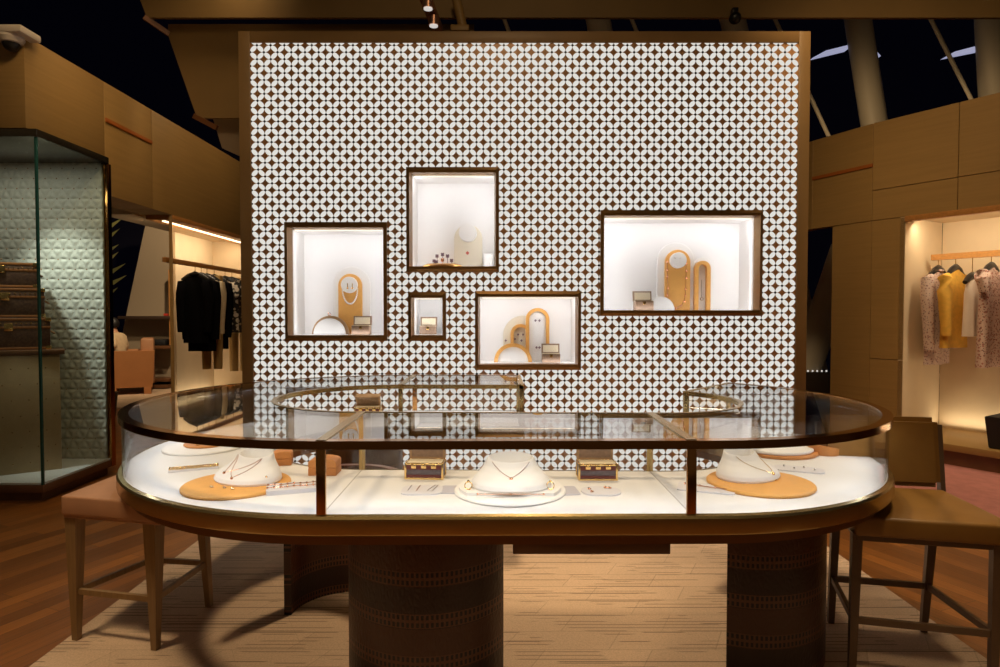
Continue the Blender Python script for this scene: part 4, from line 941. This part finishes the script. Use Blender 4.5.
# ------------------------------------------------------------------ left background: leaning wall, shelves, armchair and person
Yw = 12.9
b = new(); q = [at(149, 208, Yw), at(176, 208, Yw), at(176, 391, Yw), at(118, 391, Yw), at(123, 330, Yw)]
pts = [(v.x, v.z) for v in q]; prism(b, [(p[0], max(0, p[1])) for p in pts], Yw, Yw+.2, axis='y'); struct('wall_leaning', b, M['greywall'])
sh = thing('wall_shelves', 'dark shelves on the leaning wall behind the terracotta armchair', 'shelf', (at(150, 350, 12.7).x, 12.7, 0))
for (xa, xb, yy, dd) in ((122, 174, 317.5, .35), (150, 174, 347, .35), (150, 175, 379, .45), (150, 175, 385, .5)):
    a, c = at(xa, yy, Yw-.2), at(xb, yy, Yw-.2)
    b = new(); box(b, a.x, c.x, Yw-dd, Yw, a.z-.03, a.z+.03, .005); obj('shelf', b, M['shelf'] if yy < 340 else M['plinth'], sh)
a, c = at(168.5, 285, Yw-.3), at(172.5, 345, Yw-.3); b = new(); box(b, a.x, c.x, Yw-.3, Yw, c.z, a.z+.3); obj('upright', b, M['orange_wood'], sh)
p = at(157, 345, Yw-.3); b = new(); box(b, -.22, .14, -.1, .1, 0, .12, .03); single('handbag', b, M['black'], 'low black handbag lying on the shelf behind the terracotta armchair', 'handbag', (p.x, Yw-.16, at(157, 347, Yw-.2).z+.03))
p = at(166, 313, Yw-.3); b = new(); box(b, -.10, .12, -.05, .05, 0, .05, .01); single('red_box', b, M['redgem'], 'small red box on the top shelf of the leaning wall', 'box', (p.x, Yw-.16, at(150, 317.5, Yw-.2).z+.03))
Yc = 11.6; ac = thing('armchair', 'boxy terracotta leather armchair seen from behind through the left opening', 'armchair', (nx(131, Yc), Yc, 0), .48)
b = new(); hull8(b, [Vector((-.37, -.10, .14)), Vector((.33, -.10, .14)), Vector((.30, .06, .14)), Vector((-.37, .06, .14))], [Vector((-.37, -.12, .80)), Vector((.37, -.12, .80)), Vector((.37, .04, .80)), Vector((-.37, .04, .80))]); obj('near_arm', b, M['terracotta'], ac, world=False)
b = new(); box(b, -.33, .30, .05, .62, .14, .46, .04); obj('seat', b, M['terracotta'], ac, world=False)
b = new(); box(b, .14, .36, .02, .72, .20, 1.02, .04); obj('backrest', b, M['seatpink'], ac, world=False)
b = new(); box(b, -.36, .36, .60, .76, .14, .80, .03); obj('far_arm', b, M['terracotta'], ac, world=False)
for x_, y_ in ((-.3, -.05), (.25, -.05), (-.3, .68), (.25, .68)):
    b = new(); box(b, x_-.06, x_+.06, y_-.05, y_+.05, 0, .145, .005); obj('leg', b, M['terracotta'], ac, world=False)
def skin(name, pts, edges, rad, m, parent, sub=2):
    me = bpy.data.meshes.new(name); me.from_pydata(pts, edges, []); me.materials.append(m)
    o = bpy.data.objects.new(name, me); C.objects.link(o)
    sk = o.modifiers.new('skin', 'SKIN'); sk.use_smooth_shade = True
    for v, r in zip(me.skin_vertices[0].data, rad): v.radius = (r, r)
    me.skin_vertices[0].data[0].use_root = True
    su = o.modifiers.new('sub', 'SUBSURF'); su.levels = sub; su.render_levels = sub
    if parent: o.parent = parent
    return o
pp = (nx(114.5, 11.85), 11.86, 0)                       # sitting, facing left, elbow on the near arm
pts = [(.02, 0, .56), (.03, 0, .80), (.02, 0, 1.02), (-.01, 0, 1.12), (-.05, 0, 1.20), (-.07, 0, 1.30),
       (.02, -.17, 1.02), (.12, -.24, .88), (-.08, -.26, .84), (.02, .17, 1.02), (.06, .24, .82), (-.18, .20, .80),
       (.0, -.10, .54), (-.42, -.11, .56), (-.46, -.11, .12), (-.60, -.11, .06), (0, .10, .54), (-.42, .11, .56), (-.46, .11, .12), (-.60, .11, .06),
       (-.15, -.26, .84), (-.21, -.285, .83), (-.22, -.265, .835), (-.22, -.245, .835), (-.21, -.23, .83), (-.13, -.215, .855), (-.17, -.21, .85),
       (-.24, .19, .80), (-.30, .165, .79), (-.31, .185, .79), (-.31, .205, .79), (-.30, .22, .79), (-.25, .15, .81)]
ed = [(0, 1), (1, 2), (2, 3), (3, 4), (4, 5), (2, 6), (6, 7), (7, 8), (2, 9), (9, 10), (10, 11), (0, 12), (12, 13), (13, 14), (14, 15), (0, 16), (16, 17), (17, 18), (18, 19),
      (8, 20), (20, 21), (20, 22), (20, 23), (20, 24), (20, 25), (25, 26), (11, 27), (27, 28), (27, 29), (27, 30), (27, 31), (27, 32)]
rad = [.13, .12, .11, .055, .085, .09, .065, .05, .035, .065, .05, .035, .085, .06, .045, .04, .085, .06, .045, .04, .034, .009, .009, .009, .009, .011, .009, .034, .009, .009, .009, .009, .009]
person = skin('person', pts, ed, rad, M['skin'], None); person.location = pp
tag(person, 'person in a cream sweater with short black hair sitting in the terracotta armchair', 'person')
skin('sweater', pts[:12], ed[:3]+[(2, 6), (6, 7), (7, 8), (2, 9), (9, 10), (10, 11)] and [(0, 1), (1, 2), (2, 3), (2, 6), (6, 7), (7, 8), (2, 9), (9, 10), (10, 11)], [.17, .16, .15, .075, .01, .01, .095, .075, .055, .095, .075, .055], M['knit'], person)
b = new(); ball(b, (-.045, 0, 1.285), .118, 20, (1.0, .88, 1.08)); bmesh.ops.delete(b, geom=[v for v in b.verts if v.co.z < 1.20 or (v.co.x < -.10 and v.co.z < 1.33)], context='VERTS'); obj('hair', b, M['hair'], person, world=False)
b = new(); prism(b, [(-.185, 1.265), (-.16, 1.30), (-.155, 1.24)], -.014, .014, axis='y', bev=.003); obj('nose', b, M['skin'], person, world=False)
for s in (-1, 1):
    b = new(); ball(b, (-.035, s*.088, 1.27), .028, 10, (.8, .5, 1.2)); obj('ear', b, M['skin'], person, world=False)
    b = new(); ball(b, (-.148, s*.032, 1.295), .011, 8); obj('eye', b, M['blackplastic'], person, world=False)
b = new(); ball(b, (-.150, 0, 1.225), .02, 10, (.5, 1.2, .4)); obj('mouth', b, M['redgem'], person, world=False)
b = new(); box(b, -9.2, -4.9, 9.9, 12.7, 0, .012, .004); based(b, 'rug', M['rug'], 'beige rug under the terracotta armchair in the far left room', 'rug')
# slanted stems in the dark opening
def stem(name, a, c, r, m, label=None, cat='column', group=None):
    b = new(); n_ = 24; A, B = Vector(a), Vector(c)
    if A.z < B.z: A, B = B, A
    A, B = A+(A-B)*((8.97-A.z)/(A.z-B.z)), A+(B-A)*((A.z-.02)/(A.z-B.z)); base = B.copy(); tube(b, [A-base, B-base], r, n_)
    if label: return single(name, b, m, label, cat, base, group=group)
    o = obj(name, b, m); o.location = base; o['kind'] = 'structure'; return o
# made-up plant standing in for yellowish reflections behind the left opening
M['leaf'] = mat('olive_streak_leaf', (.36, .37, .12, 1), .5)
pt_ = thing('streak_plant', 'made-up plant standing in for leaf-like reflections in the dark left opening', 'plant', (-5.38, 8.6, 0))
b = new(); lathe(b, [(0, 0), (.16, 0), (.20, .4), (.18, .4), (.17, .36), (0, .36)], -5.38, 8.6); obj('pot', b, M['shelf'], pt_)
b = new(); tube(b, [(-5.38, 8.6, .36), (-5.40, 8.6, 1.3), (-5.38, 8.6, 2.35)], .02, 8); obj('stem', b, M['plinth'], pt_)
b = new()
for i in range(14):
    z_ = 1.55+.075*i; s = 1 if i % 2 else -1; a_ = .55+.25*random.random(); ln = .34+.12*random.random(); yo = random.uniform(-.15, .15)
    p0 = Vector((-5.38, 8.6, z_)); d1 = Vector((s*math.cos(a_), yo, math.sin(a_)*.9)); p2 = p0+d1*ln; mid = p0+d1*ln*.5; wv = Vector((-d1.z, 0, d1.x)).normalized()*.028
    hull8(b, [p0, mid+wv, p2, mid-wv], [p0+Vector((0, .006, 0)), mid+wv+Vector((0, .006, .004)), p2+Vector((0, .006, 0)), mid-wv+Vector((0, .006, .004))])
o = obj('streak_leaves', b, M['leaf'], pt_); o['kind'] = 'stuff'
light_spot('opening_fill', (-4.5, 7.9, 3.4), (-5.3, 8.6, 1.9), 25, 60)  # added fill spots brighten this opening and the room beyond
light_spot('opening_fill', (-4.6, 10.2, 4.4), (-7.0, 12.6, 1.9), 480, 80, .8, (1, .76, .48))
light_spot('opening_fill', (-6.0, 9.6, 4.4), (-6.7, 11.6, .4), 160, 60, .8, (1, .74, .44))

# ------------------------------------------------------------------ right: bulkhead, window gap, niche
W = [Vector((5.45, 4.60)), Vector((4.62, 5.91)), Vector((3.99, 6.90)), Vector((3.68, 7.58)), Vector((3.45, 8.6))]
wd = (W[1]-W[2]).normalized(); wn = Vector((-wd.y, wd.x));
if wn.x < 0: wn = -wn
RB0, RB1 = 2.46, 3.50
def wall_seg(bm, a, c, z0, z1, th=.12, g=.003):
    d = (c-a).normalized(); n_ = Vector((d.y, -d.x));
    if n_.x < 0: n_ = -n_
    a2, c2 = a+d*g, c-d*g; prism(bm, [tuple(a2), tuple(c2), tuple(c2+n_*th), tuple(a2+n_*th)], z0+g, z1-g, .002, 1)
J = Vector((4.172, 6.614))                               # niche jamb on the wall line
b = new(); zmid = at(800+0, 187, 6.9).z
def onw(px):                                             # wall-line point seen at column px (between W1 and W2)
    k_ = (px-500)/F; a, c = W[1], W[2]; t_ = (a.x-k_*a.y)/((a.x-c.x)-k_*(a.y-c.y)); return a+(c-a)*t_
e1 = onw(955)
for a, c in ((W[0], e1), (e1, W[2])): wall_seg(b, a, c, 2.78, RB1); wall_seg(b, a, c, RB0, 2.78)
for a, c in ((W[2], W[3]), (W[3], W[4])): wall_seg(b, a, c, RB0, RB1)
for a, c in ((J, W[2]),): wall_seg(b, a, c, 0, .98); wall_seg(b, a, c, .98, RB0)
E2 = onw(832); g_ = W[2].lerp(W[3], .64)
wall_seg(b, W[2], g_, 0, RB0)
prism(b, [tuple(W[0]+wn*.11), tuple(W[1]+wn*.11), tuple(W[2]+wn*.11), tuple(W[2]+wn*.3), tuple(W[0]+wn*.3)], RB0+.01, RB1-.02)
struct('wall_right', b, M['panel'])
b = new(); wall_seg(b, W[2]-wn*.012, W[3]-Vector((.012, 0)), 3.03, 3.075, .03); struct('trim_4', b, M['orange'])
D = .80
n0, n1 = J, W[0]+(W[0]-W[1]).normalized()*.4
b = new()
wall_seg(b, n0+wn*D, n1+wn*D, 0, RB0, .06); prism(b, [tuple(n0), tuple(n0+wn*D), tuple(n0+wn*D-wd*.05), tuple(n0-wd*.05)], 0, RB0)
prism(b, [tuple(n0+wn*.12), tuple(n1+wn*.12), tuple(n1+wn*D), tuple(n0+wn*D)], RB0-.005, RB0+.06)
struct('wall_right_niche', b, M['cream'])
b = new(); prism(b, [tuple(n0-wn*.02), tuple(n1-wn*.02), tuple(n1+wn*.06), tuple(n0+wn*.06)], RB0-.05, RB0+.005, .003); struct('trim_5', b, M['orange_wood'])
pf0, pf1 = n0-wn*.18+wd*.02, n1-wn*.18
b = new(); prism(b, [tuple(pf0), tuple(pf1), tuple(n1+wn*D), tuple(n0+wn*D+wd*.02)], .150, .215, .004); struct('trim_6', b, M['panel'])
b = new(); prism(b, [tuple(pf0+wn*.04), tuple(pf1+wn*.04), tuple(n1+wn*D), tuple(n0+wn*D)], 0, .150); struct('trim_7', b, M['plinth'])
mid = (n0+n1)/2; angz = math.atan2(wd.y, wd.x); Ln = (n1-n0).length
pm = mid+wn*.14; lb = light_area('right_niche_lamp', (pm.x, pm.y, RB0-.06), Ln*.96, .05, 17, (1, .84, .60), (math.radians(36), 0, angz))
b = new(); bar(b, tuple(n0+wn*.10+wd*.06)+(RB0-.012,), tuple(n1+wn*.10)+(RB0-.012,), .03, .010); based(b, 'light_strip', M['led'], 'thin warm light strip under the right bulkhead above the floral clothes', 'light')
pm = mid+wn*(D-.10); light_area('right_niche_foot_lamp', (pm.x, pm.y, .235), Ln*.96, .04, 6, (1, .84, .58), (PI, 0, angz))
rl0, rl1 = n0+wn*.42+wd*.07, n1+wn*.42
b = new(); bar(b, tuple(rl0)+(2.055,), tuple(rl1)+(2.055,), .05, .06); based(b, 'clothes_rail', M['orange_wood'], 'wooden clothes rail in the right niche with floral and yellow clothes', 'rail')
rzr = math.atan2(wn.y, wn.x)
def rp(s): q = n0+wn*.42+wd*s; return q
right = [(.13, 'blouse', 'floral', 'pale floral long-sleeved shirt at the far end of the right rail', .46, .98, 'long', None),
         (.29, 'sweater', 'yellow', 'yellow knitted sweater on the right rail', .48, .80, 'long', None),
         (.44, 'camisole', 'whitecloth', 'white camisole between the yellow sweater and the floral dress', .24, .58, None, None),
         (.60, 'dress', 'floral2', 'rose floral short-sleeved dress beside the white camisole', .42, .98, 'short', None),
         (.80, 'dress', 'floral', 'pale floral dress nearest on the right rail', .42, 1.05, 'short', None)]
for s, nm, m_, lab, w, L, slv, hm in right:
    q = rp(s)
    hanger((q.x, q.y, 2.055-.085-(.09 if nm == 'camisole' else 0)), rzr, 'black hanger holding the ' + lab.split(' on the')[0].split(' at the')[0].split(' nearest')[0].split(' beside')[0].split(' between')[0] + ' on the right rail', .10+(.09 if nm == 'camisole' else 0), 'hangers on the right rail')
    garment(nm, lab, M[m_], (q.x, q.y, 2.055-.14-(.10 if nm == 'camisole' else 0)), rzr, w, L, slv, group=GR, flare=1.08, collar=nm == 'blouse')
# black bag on the platform
p = on(1001, 452, .215); bag = thing('handbag', 'black handbag with flared top on the right platform', 'handbag', (4.66, 5.93, .215), rzr)
b = new(); hull8(b, [Vector((-.12, -.05, 0)), Vector((.12, -.05, 0)), Vector((.12, .05, 0)), Vector((-.12, .05, 0))], [Vector((-.17, -.07, .30)), Vector((.17, -.07, .30)), Vector((.17, .07, .30)), Vector((-.17, .07, .30))]); bmesh.ops.bevel(b, geom=b.edges[:], offset=.008, segments=2, affect='EDGES'); obj('body', b, M['black'], bag, world=False)
b = new(); bar(b, (-.16, -.075, .135), (.16, -.075, .135), .01, .03); obj('strap', b, M['black'], bag, world=False)
b = new(); box(b, -.02, .02, -.085, -.07, .11, .145, .004); obj('clasp', b, M['gold'], bag, world=False)
# window gap between the display wall and the right wall: leaning column and outdoor lamps
b = new(); A, B = at(795, 400, 9.6), at(842, 262, 9.6); A, B = A+(A-B)*((A.z-.02)/(B.z-A.z)), B+(B-A)*.1; tube(b, [A, B], .22, 24); struct('column_leaning', b, M['column'])
b = new(); a, c = at(800, 388, 9.3), at(835, 388, 9.3); box(b, a.x-.2, c.x+.6, 9.25, 9.35, 0, at(800, 371.95, 9.3).z, .004); struct('trim_8', b, M['shelf'])
for i in range(5):
    p = at(808+i*4.6, 371, 9.3); b = new(); ball(b, (0, 0, 0), .013, 10); single('bollard_lamp', b, M['lamp'], 'tiny white lamp outside the dark right window gap, %s of the row' % ['leftmost', 'second', 'middle', 'fourth', 'rightmost'][i], 'lamp', p, group='lamps outside the right window gap')

# ------------------------------------------------------------------ overhead: soffit, clouds, steel structure
b = new(); Y = 6.5; a, c = at(147, 17.5, Y), at(1010, 14.5, Y)
prism(b, [(a.x-.10, a.z+.26), (a.x, a.z), (c.x+1.2, a.z-.0), (c.x+1.2, a.z+1.0), (a.x-.10, a.z+1.0)], Y, Y+.04, axis='y'); struct('ceiling_soffit', b, M['panel_dark'])
b = new(); a1, a2 = at(144, 17, 6.49), at(169, 34, 6.6); bar(b, a1, a2, .03, .05); bar(b, at(194, 116, 6.6), at(217, 128, 6.55), .03, .05); struct('trim_9', b, M['darktrim'])
b = new(); Yp = 6.7; q = [at(168, 24, Yp), at(474, 24, Yp), at(474, 118, Yp), at(197, 118, Yp), at(168, 35, Yp)]
prism(b, [(v.x, v.z) for v in q], Yp, Yp+.04, axis='y'); struct('ceiling_cloud', b, M['panel_dark'])
b = new(); Yp = 6.9; q = [at(213, 119, Yp), at(260, 119, Yp), at(260, 165, Yp), at(222, 148, Yp)]; prism(b, [(v.x, v.z) for v in q], Yp, Yp+.05, axis='y'); struct('ceiling_lower_cloud', b, M['greywall'])
Yk = 10.2
for (xa, xb) in ((838, 872.5), (972, 1000), (576, 606), (709, 742)):
    w_ = 12; A, B = at(xa+w_-8*.0, -30, Yk), at(xb+(9 if xb == 872.5 else 0), 170 if xb > 800 else 60, Yk)
    if xb > 950: A, B = at(986, -30, Yk), at(997, 170, Yk)
    stem('column_leaning', A, B, .19, M['column'])
for (xa, ya, xb, yb_) in ((773, 15, 838, 157), (920, -2, 984, 125), (497, 0, 512, 40), (624, 0, 640, 40)):
    stem('tie_rod', at(xa, ya, 9.9), at(xb, yb_, 9.9), .030, M['column'], 'slim pale tie rod against the dark roof, %s' % {773: 'right of the display wall', 920: 'between the two right columns', 497: 'above the centre left of the display wall', 624: 'above the centre right of the display wall'}[xa], 'rod', 'tie rods of the roof')
for (q, w) in ((((813, 57.5), (826, 50.5), (848, 45), (848, 49)), 'before the left column'), (((868, 46), (873, 47), (881, 56), (872, 58)), 'past the left column'), (((945, 57), (955, 51.5), (980, 45), (980, 50)), 'before the far right column')):
    b = new(); v = [at(px, py, 10.6) for px, py in q]; base = v[0].copy(); prism(b, [(p.x-base.x, p.z-base.z) for p in v], 0, .12, axis='y')
    single('roof_fin', b, M['fin'], 'pale lit roof fin in the dark upper right, %s' % w, 'fin', base)
# copper track with spot lamps at the top, pipe bracket, tiny camera
a, c = at(424, -6, 5.9), at(438, 30, 6.4); t = thing('track_light', 'copper lighting track coming down over the display wall', 'track light', a)
b = new(); bar(b, a, c, .10, .06); obj('track', b, M['copper'], t)
for (px, py, Y_) in ((429, 6, 6.0), (434.5, 23, 6.2)):
    p = at(px, py, Y_); b = new(); lathe(b, [(0, p.z-.06), (.05, p.z-.06), (.05, p.z+.02), (0, p.z+.02)], p.x, Y_-.08, 20); h = obj('spot_head', b, M['copper'], t)
    b = new(); lathe(b, [(0, p.z-.068), (.04, p.z-.068), (.04, p.z-.06), (0, p.z-.06)], p.x, Y_-.08, 20); obj('lens', b, M['lamp'], h)
p = at(459, 16, 6.35); t = thing('pipe_bracket', 'grey pipe bracket beside the copper track on the soffit', 'bracket', p)
b = new(); tube(b, [p+Vector((-.03, 0, .18)), p+Vector((0, -.02, .05)), p+Vector((.04, 0, -.12))], .045, 12); obj('pipe', b, M['panel'], t)
b = new(); box(b, p.x-.08, p.x+.10, 6.3, 6.42, p.z-.16, p.z-.10, .01); obj('foot', b, M['panel'], t)
p = at(735, 18, 6.42); b = new(); ball(b, (0, 0, 0), .06, 16); box(b, -.03, .03, -.02, .06, .02, .10, .01); single('spot_camera', b, M['blackplastic'], 'tiny black camera under the soffit above the display wall', 'camera', p)

# ------------------------------------------------------------------ stools
def leg(bm, top, bot, wt, wb):
    t_, b_ = Vector(top), Vector(bot)
    f = lambda p, w: [p+Vector((-w/2, -w/2, 0)), p+Vector((w/2, -w/2, 0)), p+Vector((w/2, w/2, 0)), p+Vector((-w/2, w/2, 0))]
    hull8(bm, f(b_, wb), f(t_, wt))
def rot_leg(top, bot, wt, wb, ang):
    bm = new(); hull = []
    def f(p, w): return [Vector(p)+Vector((w/2*(math.cos(ang)*sx-math.sin(ang)*sy), w/2*(math.sin(ang)*sx+math.cos(ang)*sy), 0)) for sx, sy in ((-1, -1), (1, -1), (1, 1), (-1, 1))]
    hull8(bm, f(bot, wb), f(top, wt)); return bm
st = thing('bar_stool', 'backless bar stool with tan leather seat left of the showcase', 'stool', (-1.65, 2.95, 0))
A_, B_, C_, D_ = Vector((-1.878, 2.80)), Vector((-1.482, 2.715)), Vector((-1.437, 3.125)), Vector((-1.735, 3.165))
At, Bt, Ct, Dt = Vector((-1.875, 2.80)), Vector((-1.482, 2.715)), Vector((-1.462, 3.10)), Vector((-1.745, 3.15))
ang = math.atan2(B_.y-A_.y, B_.x-A_.x)
for bt, tp, w_ in ((A_, At, .058), (B_, Bt, .062), (C_, Ct, .048), (D_, Dt, .035)):
    obj('leg', rot_leg((tp.x, tp.y, .60), (bt.x, bt.y, .0 if bt is A_ or bt is B_ else .0), w_, .026, ang), M['legwood'], st)
def rung(a, c, z_, par, m, w=.018, h=.024):
    b = new(); bar(b, (a.x, a.y, z_), (c.x, c.y, z_), w, h); obj('rung', b, m, par)
f_ = lambda t_, b_, z_: b_.lerp(t_, z_/.6)
for (p1, t1), (p2, t2) in (((A_, At), (B_, Bt)), ((B_, Bt), (C_, Ct)), ((C_, Ct), (D_, Dt)), ((D_, Dt), (A_, At))):
    rung(f_(t1, p1, .23), f_(t2, p2, .23), .23, st, M['legwood'])
b = new(); prism(b, [(-1.915, 2.765), (-1.425, 2.655), (-1.41, 3.16), (-1.89, 3.22)], .578, .663, .010, 3); obj('seat', b, M['seatpink'], st)
b = new(); prism(b, [(-1.908, 2.772), (-1.432, 2.665), (-1.418, 3.15), (-1.882, 3.21)], .565, .582, .003, 1); obj('seat_frame', b, M['seatpink'], st)

ch = thing('bar_chair', 'brown leather bar chair with low back right of the showcase', 'chair', (1.70, 2.72, 0))
P1, P2, P3, P4 = Vector((1.547, 2.955)), Vector((1.925, 2.873)), Vector((1.42, 2.545)), Vector((1.90, 2.43))
Q1, Q2, Q3, Q4 = Vector((1.56, 2.945)), Vector((1.96, 2.865)), Vector((1.437, 2.555)), Vector((1.91, 2.435))
ang = math.atan2(P4.y-P3.y, P4.x-P3.x)
for bt, tp in ((P1, Q1), (P2, Q2), (P3, Q3), (P4, Q4)):
    obj('leg', rot_leg((tp.x, tp.y, .58), (bt.x, bt.y, 0), .038, .026, ang), M['legdark'], ch)
f2 = lambda t_, b_, z_: b_.lerp(t_, z_/.58)
for (p1, t1), (p2, t2) in (((P1, Q1), (P2, Q2)), ((P3, Q3), (P4, Q4)), ((P1, Q1), (P3, Q3)), ((P2, Q2), (P4, Q4))):
    rung(f2(t1, p1, .222), f2(t2, p2, .222), .222, ch, M['legdark'], .018, .026)
b = new(); prism(b, [(1.41, 2.515), (1.965, 2.385), (2.03, 2.91), (1.54, 3.005)], .572, .652, .014, 3); obj('seat', b, M['seatbrown'], ch)
b = new(); prism(b, [(1.425, 2.535), (1.945, 2.415), (2.005, 2.89), (1.55, 2.985)], .548, .585, .003, 1); obj('seat_frame', b, M['legdark'], ch)
d = Vector((1.995-1.53, 2.925-3.02)).normalized(); nb = Vector((-d.y, d.x)); c0, c1 = Vector((1.55, 3.04)), Vector((2.05, 2.945))
lean = .05
def bp(q, z_): k_ = (z_-.66)/.3*lean; return Vector((q.x+nb.x*k_, q.y+nb.y*k_, z_))
b = new(); lo = [bp(c0, .648), bp(c1, .648), bp(c1+nb*.036, .648), bp(c0+nb*.036, .648)]; hi = [bp(c0, .966), bp(c1, .966), bp(c1+nb*.036, .966), bp(c0+nb*.036, .966)]
hull8(b, lo, hi); bmesh.ops.bevel(b, geom=b.edges[:], offset=.022, segments=4, affect='EDGES'); obj('backrest', b, M['seatbrown'], ch)
for q in (c0-d*.010, c1+d*.010):
    b = new(); bar(b, bp(q+nb*.035, .56), bp(q+nb*.035, .93), .02, .04, up=(nb.x, nb.y, 0)); obj('back_post', b, M['legdark'], ch)

# ------------------------------------------------------------------ lamps of the room and added fill spots
K = (1, .70, .38)
for x_, y_, tx, ty, p_, an in ((-2.4, 1.6, -1.7, 2.7, 110, 70), (.3, 4.75, .3, 3.6, 160, 66), (-1.1, 1.0, -.9, 1.9, 50, 70), (1.2, 1.0, .9, 2.2, 45, 70), (2.7, 3.9, 2.0, 2.75, 60, 60)):
    light_spot('downlight', (x_, y_, 4.9), (tx, ty, 0), p_*3.1, an, .9, (1, .75, .46), .22)
for tgt, src, p_, an in (((-3.65, 5.5, 3.1), (-1.4, 3.0, 5.4), 90, 56), ((-3.65, 8.0, 3.0), (-2.0, 7.8, 5.0), 42, 120), ((-3.65, 6.7, 3.0), (-2.3, 6.35, 5.2), 40, 90), ((4.4, 6.2, 2.9), (2.0, 3.4, 5.4), 110, 70), ((3.9, 7.0, 1.6), (2.2, 4.4, 5.2), 60, 50), ((0, 5.5, 3.8), (0, 2.5, 5.3), 34, 110), ((-3.6, 6.5, 0), (-2.9, 5.0, 4.8), 60, 60), ((3.7, 5.2, 0), (3.2, 4.6, 4.8), 170, 60), ((6.2, 10.2, 4.2), (4.4, 8.6, 4.4), 22, 90), ((8.0, 10.2, 4.2), (6.4, 8.6, 4.4), 18, 90), ((3.0, 9.8, 1.5), (2.9, 8.6, 2.6), 10, 90)):
    light_spot('wall_and_fill_spot', src, tgt, p_*2, an, 1.0, K, .4)  # the spots aimed at the leaning columns are added to brighten them

w = bpy.data.worlds.new('room_ambience'); bpy.context.scene.world = w; w.use_nodes = True
w.node_tree.nodes['Background'].inputs[0].default_value = (1, .68, .38, 1); w.node_tree.nodes['Background'].inputs[1].default_value = .055

# ------------------------------------------------------------------ camera and view
cam = bpy.data.cameras.new('camera'); co = bpy.data.objects.new('camera', cam); C.objects.link(co)
cam.sensor_width = 36; cam.lens = F/1000*36; cam.clip_end = 60
co.location = (0, 0, EYE); co.rotation_euler = (PI/2-PITCH, 0, 0)
sc = bpy.context.scene; sc.camera = co
sc.view_settings.view_transform = 'Standard'; sc.view_settings.look = 'None'; sc.view_settings.gamma = 1; sc.view_settings.use_curve_mapping = False
sc.view_settings.exposure = 0
sc.render.engine = 'CYCLES'
sc.cycles.max_bounces = 10; sc.cycles.transparent_max_bounces = 24; sc.cycles.glossy_bounces = 5; sc.cycles.use_denoising = True
sc.cycles.sample_clamp_indirect = 4.0
